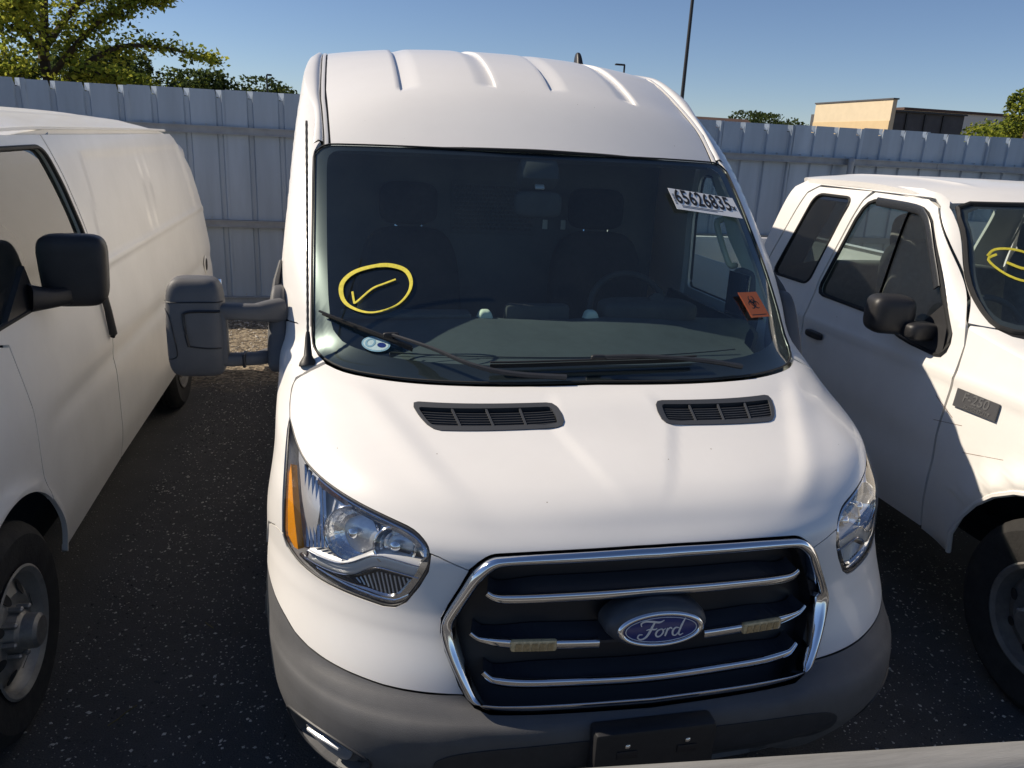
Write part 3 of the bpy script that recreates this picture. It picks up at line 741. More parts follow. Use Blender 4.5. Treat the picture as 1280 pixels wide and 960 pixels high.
    elring('emblem_ring', [(.119, .050, -.006), (.119, .050, .002), (.114, .046, .006), (.107, .0405, .0065), (.103, .0375, .003), (.103, .0375, -.003)], 'chrome', hz)
    elring('emblem_field', [(.104, .0385, .0018), (.09, .033, .0028), (.05, .018, .0035), (0, 0, .0037)], 'logo_blue', hz)
    elring('emblem_line', [(.0985, .0345, .002), (.0985, .0345, .0042), (.0965, .0330, .0042), (.0965, .0330, .002)], 'emblem_silver', hz)
    S = .098; zc = .0052
    strokes = [
        ([(-.60, .16), (-.62, .26), (-.50, .33), (-.30, .31), (-.08, .27), (.06, .33)], [.010, .016, .024, .026, .024, .008]),
        ([(-.22, .28), (-.29, .12), (-.36, -.06), (-.46, -.22), (-.60, -.29), (-.70, -.22), (-.66, -.12), (-.56, -.12)], [.020, .026, .028, .024, .018, .015, .015, .010]),
        ([(-.46, .02), (-.34, .05), (-.20, .03), (-.14, .07)], [.010, .018, .018, .008]),
        ([(-.02, .03), (-.12, -.02), (-.17, -.14), (-.12, -.23), (-.02, -.20), (.05, -.08), (.02, .02), (-.04, .03), (.06, .0), (.12, .04)], [.014, .019, .022, .02, .016, .02, .016, .012, .010, .010]),
        ([(.18, .05), (.15, -.08), (.11, -.23)], [.014, .022, .018]),
        ([(.14, -.10), (.20, .01), (.27, .05), (.31, .0)], [.012, .016, .02, .012]),
        ([(.52, .02), (.42, .04), (.34, -.06), (.34, -.19), (.42, -.23), (.52, -.12), (.56, .02)], [.014, .018, .022, .02, .016, .016, .014]),
        ([(.70, .36), (.63, .2), (.56, .0), (.52, -.16), (.56, -.23), (.66, -.18)], [.012, .020, .022, .02, .016, .008])]
    vs = []; fs = []
    for pts, wd in strokes:
        sp = spline([(p[0], p[1], w) for p, w in zip(pts, wd)], 5); b0 = len(vs)
        for i, (x, y, w) in enumerate(sp):
            a = sp[max(0, i-1)]; b = sp[min(len(sp)-1, i+1)]; d = Vector((b[0]-a[0], b[1]-a[1], 0)).normalized(); q = Vector((-d.y, d.x, 0))*w*1.25
            zz = zc*(1-.15*(x*x))
            for s_, h in ((1, -.001), (1, .0006), (-1, .0006), (-1, -.001)): vs.append(fm @ Vector(((x+s_*q.x)*S*.94, (y+s_*q.y)*S*.82, zz+h-.0006)))
        for i in range(len(sp)-1):
            for k in range(3): fs.append([b0+i*4+k, b0+i*4+k+1, b0+i*4+5+k, b0+i*4+4+k])
    mk('emblem_script', vs, fs, 'emblem_silver', hz, False)
    # ---- plate bracket
    pb = box('plate_bracket', (-.012, -.066, .510), (.335, .06, .20), 'black_plastic', r, .012)
    for x in (-.092, .073):
        box('bracket_slot', (x, -.097, .544), (.055, .004, .022), 'grille_dark', pb, .001)
        lathe('screw', [(.0075, 0), (.0075, .003), (.005, .005), (0, .0055)], (x, -.096, .570), (0, -1, 0), 'chrome', pb, 12)
    # ---- headlights
    for g in (1, -1):
        ho = [(g*u, z) for u, z in V.X(spline(HL, 3, True))]
        hu = UFULL; hv = arange(.84, 1.2, .015)
        hl = panel('headlight', ho, V.P, hu, hv, 'lens', r, off=-.001, depth=0)
        panel('headlight_housing', ho, V.P, hu, hv, 'housing_chrome', hl, off=-.058, depth=-.056)
        # black seal round the lens
        sp = spline(HL, 3, True); tube('lens_seal', [V.pt(g*x, z, -.005) for x, z in sp], .0035, 'black_plastic', hl, 6, True)
        # inner chrome bezel that follows the lens
        cxh, czh = .765, .99
        bz = [(x+(cxh-x)*.085, z+(czh-z)*.10) for x, z in spline(HL, 2, True) if x < .90]
        tube('bezel', [V.pt(g*x, z, -.016) for x, z in bz], .006, 'chrome', hl, 6, flat=(.007, .012), caps=False)
        # bowl reflectors
        for (cx, cz, ra, rb, dp, of) in ((.800, 1.012, .074, .074, .040, -.040), (.682, 1.012, .054, .052, .035, -.034)):
            nn = (V.nrm(g*cx, cz)*.55+Vector((0, -1, .12)).normalized()*.45).normalized(); fm2 = frame_at(V.pt(g*cx, cz, of), nn)
            vs = []; fs = []; N = 40; rings = [(1.05, .05), (1.0, 0), (.94, -.2), (.82, -.46), (.64, -.70), (.42, -.87), (.2, -.97), (.1, -1.0)]
            for (q, h) in rings:
                for k in range(N): t = 2*math.pi*k/N; fac = 1+.015*((k//2) % 2)*(q < .99); vs.append(fm2 @ Vector((ra*q*fac*math.cos(t), rb*q*fac*math.sin(t), h*dp)))
            for i in range(len(rings)-1):
                for k in range(N): l_ = (k+1) % N; fs.append([i*N+k, i*N+l_, (i+1)*N+l_, (i+1)*N+k])
            rf = mk('reflector', vs, fs, 'reflector', hl, False)
            tube('reflector_rim', [fm2 @ Vector((ra*1.03*math.cos(t), rb*1.03*math.sin(t), .003)) for t in [2*math.pi*k/36 for k in range(36)]], .0035, 'chrome', rf, 6, True)
            lathe('bulb', [(.010, -dp*.98), (.012, -dp*.5), (.014, -dp*.3), (.014, -dp*.0), (.007, dp*.15), (0, dp*.2)], fm2.translation, nn, 'chrome', rf, 16)
        # vertical facets beside the bowl
        for k in range(6):
            x = .862+.011*k; tube('facet', [V.pt(g*x, .945-.006*k, -.026), V.pt(g*(x+.004), 1.095+.006*k, -.026)], .005, 'chrome', hl, 4, flat=(.0045, .006))
        # curved light bar below the bowls
        st = [(.905, .893, .918), (.86, .892, .920), (.815, .896, .926), (.78, .908, .944), (.745, .934, .970), (.715, .950, .985), (.67, .950, .985), (.612, .944, .978)]
        vs = []; fs = []; ss = spline(st, 4)
        for (x, zl, zh) in ss: vs += [V.pt(g*x, zl-.004, -.04), V.pt(g*x, zl, -.010), V.pt(g*x, (zl+zh)/2, -.016), V.pt(g*x, zh, -.010), V.pt(g*x, zh+.006, -.045)]
        for i in range(len(ss)-1):
            for k in range(4): fs.append([i*5+k, i*5+k+1, i*5+6+k, i*5+5+k] if g < 0 else [i*5+k, i*5+5+k, i*5+6+k, i*5+k+1])
        mk('light_bar', vs, fs, 'trim_light', hl)
        for q in (0, 1): tube('light_bar_edge', [V.pt(g*x, zh if q else zl, -.008) for x, zl, zh in ss], .0022, 'chrome', hl, 6)
        cor = [(.80, .888), (.765, .900), (.735, .922), (.71, .940), (.66, .941), (.618, .936), (.640, .893), (.665, .872), (.70, .865)]
        cp = panel('corner_lamp', [(g*u, z) for u, z in V.X(cor)], V.P, hu, hv, 'dark_trim', hl, off=-.022, depth=.02)
        for k in range(13):
            x = .632+.011*k; zt = .937 if x < .705 else .937-(x-.705)*.62; zb = .905-(x-.632)*1.05 if x < .665 else .869+(x-.665)*.17
            if zt-zb > .012: tube('lamp_rib', [V.pt(g*x, zb, -.019), V.pt(g*(x+.012), zt-.004, -.019)], .0028, 'housing_grey', cp, 5)
        tube('lower_strip', [V.pt(g*x, z, -.012) for x, z in spline([(.635, .890), (.668, .868), (.70, .863), (.76, .866), (.82, .871), (.88, .880), (.925, .892)], 3)], .006, 'reflector', hl, 6, flat=(.006, .005))
        am = [(.950, 1.105), (.944, 1.06), (.937, .99), (.928, .905), (.940, .903), (.958, .925), (.958, 1.0), (.955, 1.08)]
        panel('turn_signal', [(g*u, z) for u, z in V.X(am)], V.P, hu, hv, 'amber', hl, off=-.006, depth=.02)
        tip = [(.948, 1.168), (.93, 1.148), (.90, 1.125), (.875, 1.110), (.885, 1.04), (.905, .93), (.925, .915), (.933, .99), (.941, 1.06), (.951, 1.12)]
        panel('side_reflector', [(g*u, z) for u, z in V.X(tip)], V.P, hu, hv, 'housing_grey', hl, off=-.032, depth=.02)
    # ---- windshield
    wt = [(0, 1.996), (.243, 1.996), (.56, 1.995), (.80, 1.990), (.845, 1.985), (.872, 1.974), (.890, 1.955), (.8955, 1.935), (.8965, 1.785), (.8965, 1.579), (.8965, 1.41), (.892, 1.345), (.873, 1.327), (.848, 1.318), (.79, 1.310), (.691, 1.309), (.571, 1.309), (.425, 1.310), (.25, 1.311), (0, 1.313)]
    wh = V.X(spline(wt, 2)); wh[0] = (0, 1.996); wh[-1] = (0, 1.313)
    ws = panel('windshield', mir(wh), V.P, UFULL, VZ, 'windshield', r, off=-.004, depth=0)
    fi = [(0, 1.978), (.5, 1.977), (.78, 1.972), (.825, 1.962), (.845, 1.935), (.848, 1.844), (.846, 1.585), (.838, 1.43), (.815, 1.385), (.763, 1.362), (.612, 1.350), (.361, 1.348), (0, 1.350)]
    fh = V.X(spline(fi, 2)); fh[0] = (0, 1.978); fh[-1] = (0, 1.350)
    A = mir(wh); B = mir(fh)
    # black printed band as a strip between the two outlines
    def resample(o, n, c0):
        P_ = [Vector(V.P(*p)) for p in o]; L = [0]
        for i in range(len(o)): L.append(L[-1]+(P_[(i+1) % len(o)]-P_[i]).length)
        out = []
        for k in range(n):
            d = L[-1]*k/n; i = min(len(o)-1, bisect_right(L, d)-1); t = (d-L[i])/max(1e-9, L[i+1]-L[i]); a, b = o[i], o[(i+1) % len(o)]
            out.append((a[0]+(b[0]-a[0])*t, a[1]+(b[1]-a[1])*t))
        return out
    n = 240; ra, rb = resample(A, n, 0), resample(B, n, 0); vs = []; fs = []; ns = []
    for a, b in zip(ra, rb):
        for t in (0, .5, 1):
            u, v = a[0]+(b[0]-a[0])*t, a[1]+(b[1]-a[1])*t; q = mapn(V.P, u, v); vs.append(Vector(V.P(u, v))-q*.0065); ns.append(q)
    for i in range(n):
        j = (i+1) % n
        for k in (0, 1): fs.append([i*3+k, i*3+k+1, j*3+k+1, j*3+k])
    mk('glass_border', vs, fs, 'frit', ws, True, ns)
    tube('glass_seal', [Vector(V.P(*p))+mapn(V.P, *p)*.000 for p in A], .0035, 'rubber', ws, 6, True)
    # ---- roof
    Hc = pchip([1.55, 1.60, 1.93, 2.25, 2.63, 3.2, 4.5, 5.6], [1.95, 1.995, 2.243, 2.375, 2.459, 2.505, 2.515, 2.47])
    Dr = pchip([1.5, 1.7, 2.2, 2.8, 5.6], [.015, .02, .095, .055, .06])
    def roofz(x, y):
        a = abs(x)/.87; return Hc(y-.15*a*a*(1-sstep(2.6, 4, y)))-Dr(y)*a**2.5
    def roofmap(x, y):
        z = roofz(x, y); X = abs(x); d = 0
        if .44 < X < .54: d = .014*sstep(.44, .535, X) if X < .5345 else .014*(1-sstep(.5345, .54, X))
        elif .12 < X < .22: d = .014*(1-sstep(.125, .22, X)) if X > .1255 else .014*sstep(.12, .1255, X)
        return (x, y, z-d*sstep(1.945+.05*X, 2.00+.05*X, y)*(1-sstep(5.2, 5.4, y)))
    front = [(-.829, 1.739), (-.56, 1.661), (-.243, 1.622), (0, 1.614), (.243, 1.622), (.56, 1.661), (.829, 1.739)]
    gut = lambda y: .832+.02*sstep(1.74, 2.2, y)
    ol = spline(front, 4)+[(gut(y), y) for y in (1.9, 2.2, 2.8, 4, 5.55)]+[(-gut(y), y) for y in (5.55, 4, 2.8, 2.2, 1.9)]
    UX = sorted(set(arange(-.9, .9, .02)+[g*x for g in (1, -1) for x in (.1195, .1225, .1255, .128, .5315, .5345, .537, .54, .4375, .2225)]))
    roof = panel('roof', ol, roofmap, UX, arange(1.55, 2.1, .02)+arange(2.12, 5.6, .12), 'paint', r, depth=.02)
    for g in (1, -1):
        pts = [(g*(gut(y)+.014), y, roofz(gut(y), y)-.008) for y in [1.745]+arange(1.8, 5.55, .15)]
        tube('gutter', pts, .01, 'rubber', roof, 6, flat=(.016, .004))
        tube('gutter_strip', [(g*(gut(y)+.015), y, roofz(gut(y), y)-.002) for y in [1.75]+arange(1.8, 5.55, .15)], .004, 'paint', roof, 6, flat=(.008, .004))
    tube('header_seal', [(x, y-.006, roofmap(x, y)[2]-.004) for x, y in spline(front, 4)], .006, 'rubber', roof, 6)
    rbox('roof_antenna', (.61, 3.25, 2.515), (.02, .06, .05), 'black_plastic', roof, .6, shape=lambda x, y, z: (x*(1-.3*z), y*(1-.25*(z+1))+.3*z, z))
    box('rear_wall', (0, 5.57, 1.42), (1.86, .06, 1.95), 'paint', r, .03)
    # ---- sides
    for g in (1, -1):
        Us = YL if g > 0 else YLN; F = lambda o: [(g*y, z) for y, z in o]
        top = V.XS([(.9015, 1.37), (.902, 1.41), (.902, 1.5), (.902, 1.6), (.902, 1.7), (.902, 1.785), (.902, 1.87), (.901, 1.935), (.896, 1.958), (.884, 1.982), (.874, 1.997)])
        gz = [1.772]+arange(1.80, 3.0, .05)+arange(3.1, 5.5, .2)
        top += [(y, min(roofz(gut(y), y)-.014, 2.43)) for y in gz]
        low = [(5.57, 2.40), (5.57, .45), (4.78, .45), (4.72, .62), (4.55, .75), (4.33, .80), (4.10, .75), (3.94, .62), (3.88, .45), (2.32, .42), (2.32, 1.34), (2.28, 1.70), (2.20, 1.95), (2.05, 1.97), (1.88, 1.93), (1.66, 1.74), (1.40, 1.47), (1.31, 1.382)]+V.XS([(.985, 1.384), (.95, 1.389)])
        sd = panel('side_panel', F(top+low), V.S, Us, VZ, 'paint', r, depth=.02)
        # rolled top edge between the flank and the gutter
        vs = []; fs = []
        for y in gz:
            z = min(roofz(gut(y), y)-.014, 2.43); a_ = Vector(V.S(g*y, z)); b_ = Vector((g*(gut(y)+.028), y, roofz(gut(y), y)-.004)); c_ = a_.lerp(b_, .5)+Vector((0, 0, .012))
            vs += [a_, c_, b_, b_-Vector((0, 0, .03))]
        for i in range(len(vs)//4-1):
            for k in range(3): fs.append([i*4+k, i*4+k+1, i*4+5+k, i*4+4+k] if g < 0 else [i*4+k, i*4+4+k, i*4+5+k, i*4+k+1])
        mk('roof_shoulder', vs, fs, 'paint', sd)
        dr = [(1.205, 1.295), (1.305, 1.356), (1.40, 1.462), (1.66, 1.732), (1.88, 1.922), (2.05, 1.962), (2.195, 1.942), (2.274, 1.70), (2.314, 1.34), (2.314, .46), (1.50, .46), (1.46, .56), (1.38, .68), (1.28, .76), (1.176, .80), (1.176, 1.1)]
        win = rounded([(1.42, 1.345), (2.24, 1.34), (2.21, 1.70), (2.14, 1.92), (1.97, 1.91), (1.77, 1.65)], .04)
        d_ = panel('front_door', F(dr), V.S, Us, VZ, 'paint', r, [F(win)], depth=.02)
        panel('door_glass', F(win), V.S, Us, VZ, 'side_glass', d_, off=-.012, depth=0)
        tube('window_seal', [Vector(V.S(*p)) for p in F(win)], .007, 'rubber', d_, 6, True)
        rbox('door_handle', V.side(2.15, 1.16, g, .02), (.018, .09, .022), 'black_plastic', d_, .5)
        panel('door_lining', F([(1.32, 1.32), (2.28, 1.32), (2.28, .5), (1.5, .5), (1.32, .8)]), V.S, Us, VZ, 'interior_dark', d_, off=-.09, depth=.02)
        pl = V.XS([(.855, 1.36), (.86, 1.5), (.86, 1.65), (.86, 1.8), (.858, 1.95)])+[(2.00, 1.935), (1.785, 1.65), (1.45, 1.385), (1.40, 1.335)]
        tp_ = panel('pillar_trim', F(pl), V.S, Us, VZ, 'trim_pale', r, off=.028, depth=.0, flip=True)
        tube('grab_handle', [V.side(y, z, g, o) for y, z, o in spline([(1.70, 1.54, -.03), (1.68, 1.55, -.07), (1.74, 1.63, -.08), (1.83, 1.72, -.07), (1.86, 1.73, -.03)], 4)], .014, 'trim_pale', tp_, 8)
        box('sill', (g*.99, 3.1, .38), (.08, 1.6, .16), 'bumper_grey', r, .02)
        wheel(r, (g*.915, 1.02, .352), g, .352, .22, .205, 'rim_steel', 8, True); wheel(r, (g*.915, 4.33, .352), g, .352, .22, .205, 'rim_steel', 8, True)
    # ---- added dark inner shell so nothing shines through the gaps
    def inner(u, z): return Vector(V.P(u, z))-mapn(V.P, u, z)*.075
    io = V.X([(0, 1.28), (.6, 1.26), (.9, 1.24)])+V.Y([(.7, 1.0), (.7, .55)])+V.X([(.9, .3), (0, .3)]); io[0] = (0, 1.28); io[-1] = (0, .3)
    panel('gap_backing', mir(io), inner, UFULL, arange(.25, 1.3, .05), 'grille_dark', r, depth=0)
    box('underbody', (0, 3.0, .42), (1.80, 5.0, .12), 'grille_dark', r, .02)
    # ---- cabin
    vs = []; fs = []; cs = [(.74, 1.285), (.80, 1.298), (.92, 1.312), (1.08, 1.328), (1.22, 1.345), (1.32, 1.362), (1.37, 1.36), (1.40, 1.31), (1.42, .95)]
    NX = 36
    for (y, z) in cs:
        hw = .80+.12*sstep(.8, 1.3, y)
        for i in range(NX+1):
            q = -1+2*i/NX; x = hw*q; bow = .30*q*q*(1-.7*sstep(.9, 1.35, y))
            bump = 0
            if 1.2 < y < 1.39: bump = .012*math.exp(-((x-.45)/.25)**2)-.006*sstep(.20, .14, abs(x+.02))+.008*math.exp(-((x+.5)/.3)**2)
            vs.append((x, y+bow, z+bump-.02*q*q))
    for j in range(len(cs)-1):
        for i in range(NX): fs.append([j*(NX+1)+i, j*(NX+1)+i+1, (j+1)*(NX+1)+i+1, (j+1)*(NX+1)+i])
    da = mk('dashboard', vs, fs, 'dash', r)
    rbox('instrument_hood', (.46, 1.42, 1.385), (.21, .09, .045), 'interior_dark', da, .5)
    box('centre_screen', (-.02, 1.41, 1.36), (.27, .06, .10), 'interior_dark', da, .02)
    for x, g in ((-.24, 1), (.20, -1)): rbox('air_vent', (x, 1.375, 1.352), (.042, .03, .04), 'trim_pale', da, .5, shape=lambda a, b, c: (a*(.8-.25*c), b, c))
    box('dash_tray', (-.55, 1.38, 1.372), (.50, .10, .02), 'dash', da, .008)
    tube('dash_seam', [(x, .93+.22*(x/.86)**2, 1.3165-.018*(x/.86)**2) for x in arange(-.7, .7, .05)], .003, 'interior_dark', da, 4)
    sw = Matrix.Translation((.49, 1.70, 1.31)) @ Matrix.Rotation(R_(-28), 4, 'X')
    st = tube('steering_wheel', [sw @ Vector((.19*math.cos(t), 0, .19*math.sin(t))) for t in [2*math.pi*k/40 for k in range(40)]], .015, 'interior_dark', r, 8, True, up=(0, 1, 0))
    rbox('steering_hub', sw @ Vector((0, -.02, -.02)), (.085, .03, .07), 'interior_dark', st, .5)
    tube('steering_spoke', [sw @ Vector((-.18, 0, 0)), sw @ Vector((0, -.015, -.01)), sw @ Vector((.18, 0, 0))], .014, 'interior_dark', st, 6)
    tube('steering_column', [sw @ Vector((0, -.03, -.02)), sw @ Vector((0, -.33, -.04))], .035, 'interior_dark', st, 8)
    for x in (-.48, .46):
        sb = rbox('seat', (x, 2.12, 1.27), (.25, .075, .36), 'seat_fabric', r, .5, Matrix.Rotation(R_(-12), 3, 'X'), shape=lambda a, b, c: (a*(1-.10*c), b, c))
        rbox('seat_cushion', (x, 1.88, .92), (.26, .27, .09), 'seat_fabric', sb, .45)
        rbox('headrest', (x, 2.22, 1.73), (.14, .06, .10), 'seat_fabric', sb, .5)
        for k in (-.06, .06): tube('headrest_post', [(x+k, 2.19, 1.58), (x+k, 2.21, 1.66)], .007, 'chrome', sb, 6)
    bk = box('bulkhead', (0, 2.52, 1.36), (1.80, .03, 1.74), 'bulkhead', r, .005)
    bk.data.materials[0] = MATS['bulkhead']
    lst = []
    for j in range(11):
        for i in range(19): lst.append((( -.22+i*.0225+(j % 2)*.011, 2.497, 1.59+j*.0212), (.014, .012, .013)))
    boxes('mesh_holes', lst, 'grille_dark', bk)
    box('mesh_frame', (-.01, 2.503, 1.695), (.46, .008, .27), 'bulkhead', bk, .004)
    for x in (.27, .37): box('latch_plate', (x, 2.49, 1.62), (.028, .008, .05), 'paper', bk, .002)
    def hl_map(x, y): return (x, y, roofz(x, y)-.06)
    panel('headliner', [(-.80, 1.80), (.80, 1.80), (.80, 2.5), (-.80, 2.5)], hl_map, arange(-.8, .8, .1), arange(1.8, 2.5, .1), 'interior_dark', r, depth=0, flip=True)
    panel('headliner_shelf', [(-.80, 1.72), (.80, 1.72), (.80, 2.1), (-.80, 2.1)], lambda x, y: (x, y, 1.955), arange(-.8, .8, .2), arange(1.7, 2.1, .2), 'interior_dark', r, depth=.02, flip=True)
    sn = box('sensor_pod', (0, 1.615, 1.905), (.17, .12, .11), 'interior_dark', r, .03, (R_(-35), 0, 0))
    rbox('rear_mirror', (.005, 1.60, 1.79), (.10, .03, .055), 'interior_dark', sn, .5)
    box('sensor_cover', (.0, 1.565, 1.865), (.04, .01, .03), 'housing_grey', sn, .004, (R_(-45), 0, 0))
    # ---- marks on the glass
    def onglass(x, z, off=.003): return V.pt(x, z, off)
    circ = [(-.675, 1.592), (-.744, 1.571), (-.786, 1.539), (-.795, 1.505), (-.779, 1.475), (-.734, 1.459), (-.682, 1.460), (-.615, 1.483), (-.573, 1.518), (-.559, 1.553), (-.575, 1.584), (-.621, 1.596)]
    up_ = tuple(V.nrm(-.68, 1.53))
    cw = spline(circ, 5, True); ym = tube('paint_mark', [onglass(x, z) for x, z in cw], .008, 'yellow_marker', ws, 6, True, flat=[(.0065+.003*math.sin(k*.13+.5), .0012) for k in range(len(cw))], up=up_)
    ck = spline([(-.757, 1.511), (-.752, 1.484), (-.745, 1.482), (-.692, 1.524), (-.650, 1.542), (-.610, 1.557)], 4)
    tube('paint_mark', [onglass(x, z) for x, z in ck], .005, 'yellow_marker', ws, 6, flat=(.004, .0012), up=up_)
    # lot number label
    a, b, c, d = [V.pt(x, z, .004) for x, z in ((.523, 1.877), (.846, 1.838), (.846, 1.768), (.516, 1.799))]
    cen = (a+b+c+d)/4; xx = ((b-a)+(c-d)).normalized(); nn = V.nrm(.69, 1.82); yy = nn.cross(xx).normalized(); nn = xx.cross(yy)
    fm = Matrix((xx, yy, nn)).transposed().to_4x4(); fm.translation = cen+nn*.006
    wv, hv_ = ((b-a).length+(c-d).length)/4, ((a-d).length+(b-c).length)/4
    lb = plate('lot_label', [(-wv, -hv_), (wv, -hv_), (wv, hv_), (-wv, hv_)], fm, 'paper', ws, .0006)
    text('label_number', '65626835', fm @ Matrix.Translation((-.008, .012, .0016)), hv_*1.85, 'ink', lb, .62, .0004, 0, .0022, 1.04)
    text('label_letter', 'x', fm @ Matrix.Translation((wv*.87, -.002, .0016)), hv_*.75, 'ink', lb, .8, .0004, 0, .001)
    for k in range(2): plate('label_line', [(-wv*.8, -hv_*.62-k*.008), (wv*(.45-.2*k), -hv_*.62-k*.008), (wv*(.45-.2*k), -hv_*.62-k*.008+.003), (-wv*.8, -hv_*.62-k*.008+.003)], fm @ Matrix.Translation((0, 0, .0009)), 'badge_grey', lb, .0003)
    for k in range(7): plate('label_bar', [(-wv*.96, -hv_*.5+k*.009), (-wv*.90, -hv_*.5+k*.009), (-wv*.90, -hv_*.5+k*.009+.004), (-wv*.96, -hv_*.5+k*.009+.004)], fm @ Matrix.Translation((0, 0, .0009)), 'badge_grey', lb, .0003)
    # orange biohazard label
    def bio(par, fm, h):
        lb = plate('warning_label', [(-h, -h*.98), (h, -h*.98), (h, h*.98), (-h, h*.98)], fm, 'orange_paper', par, .0006)
        f2 = fm @ Matrix.Translation((0, h*.12, .001))
        for k in range(3):
            t = HP+k*2*math.pi/3; cx, cy = .30*h*math.cos(t), .30*h*math.sin(t); pts = []
            for q in range(19):
                an = t+R_(28)+R_(304)*q/18; pts.append((cx+.26*h*math.cos(an), cy+.26*h*math.sin(an)))
            tube('hazard_arc', [f2 @ Vector((x, y, .0003)) for x, y in pts], .002, 'ink', lb, 4, flat=[(.001+.055*h*math.sin(math.pi*q/18), .0004) for q in range(19)], up=tuple(fm.to_3x3() @ Vector((0, 0, 1))))
        tube('hazard_ring', [f2 @ Vector((.24*h*math.cos(t), .24*h*math.sin(t), .0005)) for t in [2*math.pi*q/24 for q in range(24)]], .001, 'ink', lb, 4, True, flat=(.035*h, .0004), up=tuple(fm.to_3x3() @ Vector((0, 0, 1))))
        plate('hazard_text', [(-.75*h, -.82*h), (.75*h, -.82*h), (.75*h, -.76*h), (-.75*h, -.76*h)], fm @ Matrix.Translation((0, 0, .0009)), 'ink', lb, .0003)
        return lb
    globals()['bio'] = bio
    nn = V.nrm(.735, 1.483); fm = frame_at(V.pt(.735, 1.483, .006), nn); bio(ws, fm @ Matrix.Rotation(R_(-4), 4, 'Z'), .058)
    nn = V.nrm(-.685, 1.374); fm = frame_at(V.pt(-.685, 1.374, .004), nn) @ Matrix.Rotation(R_(-6), 4, 'Z')
    os_ = plate('service_sticker', ell(.052, .030, 32), fm, 'sticker_blue', ws, .0006)
    plate('sticker_field', ell(.046, .025, 32), fm @ Matrix.Translation((0, 0, .0007)), 'sticker_pale', os_, .0003)
    tube('sticker_ring', [fm @ Vector((-.02+.015*math.cos(t), .015*math.sin(t), .0015)) for t in [2*math.pi*q/20 for q in range(20)]], .001, 'sticker_blue', os_, 4, True, flat=(.004, .0004), up=tuple(nn))
    plate('sticker_dot', ell(.016, .010, 16), fm @ Matrix.Translation((.022, 0, .0011)), 'logo_blue', os_, .0003)
    # ---- wipers
    def wiper(blade, arm):
        bl = [onglass(x, z, .018) for x, z in spline(blade, 4)]
        w = tube('wiper', [onglass(x, z, .026) for x, z in spline(blade, 4)], .004, 'black_plastic', r, 6, flat=(.0045, .0035))
        tube('wiper_rubber', [onglass(x, z, .009) for x, z in spline(blade, 4)], .003, 'rubber', w, 4, flat=(.002, .008))
        ap = [V.pt(x, z, o) for x, z, o in spline(arm, 4)]
        tube('wiper_arm', ap, [.0055+.0045*i/len(ap) for i in range(len(ap))], 'dark_trim', w, 6)
        k = arm[0]; rbox('wiper_joint', V.pt(k[0], k[1], .036), (.026, .009, .009), 'black_plastic', w, .5)
    wiper([(-.855, 1.435), (-.736, 1.408), (-.634, 1.384), (-.57, 1.367)], [(-.629, 1.387, .04), (-.511, 1.357, .045), (-.394, 1.324, .04), (-.273, 1.316, .025), (-.10, 1.314, .015)])
    wiper([(-.334, 1.339), (.006, 1.347), (.375, 1.349)], [(.02, 1.347, .04), (.172, 1.344, .045), (.373, 1.331, .04), (.539, 1.318, .02)])
    # ---- whip antenna on the fender
    b = V.pt(-.905, 1.300, .0); t = V.pt(-.925, 1.32, .02)
    tp = Vector((-.902, 1.25, 2.066))
    b = V.pt(-.906, 1.297, 0)
    an = lathe('antenna_base', [(.030, -.005), (.028, .006), (.014, .03), (.009, .09), (.006, .11), (0, .112)], b, (tp-b), 'black_plastic', r, 14)
    pts = [b+(tp-b)*k/60 for k in range(4, 61)]
    tube('antenna_mast', pts, [.0042+.0011*(k % 2) for k in range(57)], 'black_plastic', an, 6)
    # ---- tow mirrors
    for g in (1, -1):
        before = set(bpy.data.objects)
        cx = g*1.288
        hs_ = rbox('wing_mirror', (cx, 1.20, 1.365), (.094, .085, .174), 'mirror_grey', r, .38, shape=lambda x, y, z: (x*(1-.05*z), y*(.75+.25*(1-abs(z))) if y < 0 else y*.8, z))
        def mf(x, z, o=.001):        # point on the front of the housing
            a_, c_ = x/(.094*(1-.05*(z-1.365)/.174)), (z-1.365)/.174; k = 2/.38; yy = -max(.02, 1-abs(a_)**k-abs(c_)**k)**(1/k)
            return (cx+g*x, 1.20+.085*yy*(.75+.25*(1-abs(c_)))-o, z)
        for pts, rad in (([(-.093, 1.462), (-.05, 1.464), (0, 1.464), (.05, 1.463), (.092, 1.462)], .0022),
                         ([(-.085, 1.432), (-.03, 1.434), (.012, 1.432), (.030, 1.425)], .005), ([(.030, 1.425), (.026, 1.37), (.018, 1.312)], .005),
                         ([(.018, 1.312), (-.03, 1.305), (-.085, 1.303)], .003),
                         ([(.093, 1.436), (.080, 1.425), (.066, 1.37), (.058, 1.29), (.066, 1.27), (.090, 1.262)], .0018)):
            tube('mirror_groove', [mf(x, z) for x, z in spline(pts, 3)], rad, 'black_plastic', hs_, 5)
        tube('mirror_arm', [(cx-g*.05, 1.175, 1.425), (cx-g*.12, 1.17, 1.424), (cx-g*.20, 1.19, 1.417), (cx-g*.275, 1.25, 1.412)], .03, 'mirror_grey', hs_, 10, flat=[(.03, .026), (.032, .028), (.034, .030), (.04, .045)])
        tube('mirror_arm', [(cx-g*.05, 1.175, 1.252), (cx-g*.12, 1.17, 1.252), (cx-g*.20, 1.19, 1.25), (cx-g*.275, 1.25, 1.255)], .025, 'mirror_grey', hs_, 10, flat=[(.028, .024), (.028, .022), (.028, .022), (.03, .03)])
        box('arm_bracket', (cx-g*.075, 1.165, 1.335), (.06, .05, .19), 'mirror_grey', hs_, .012)
        box('arm_collar', (cx-g*.155, 1.175, 1.251), (.012, .06, .05), 'black_plastic', hs_, .005)
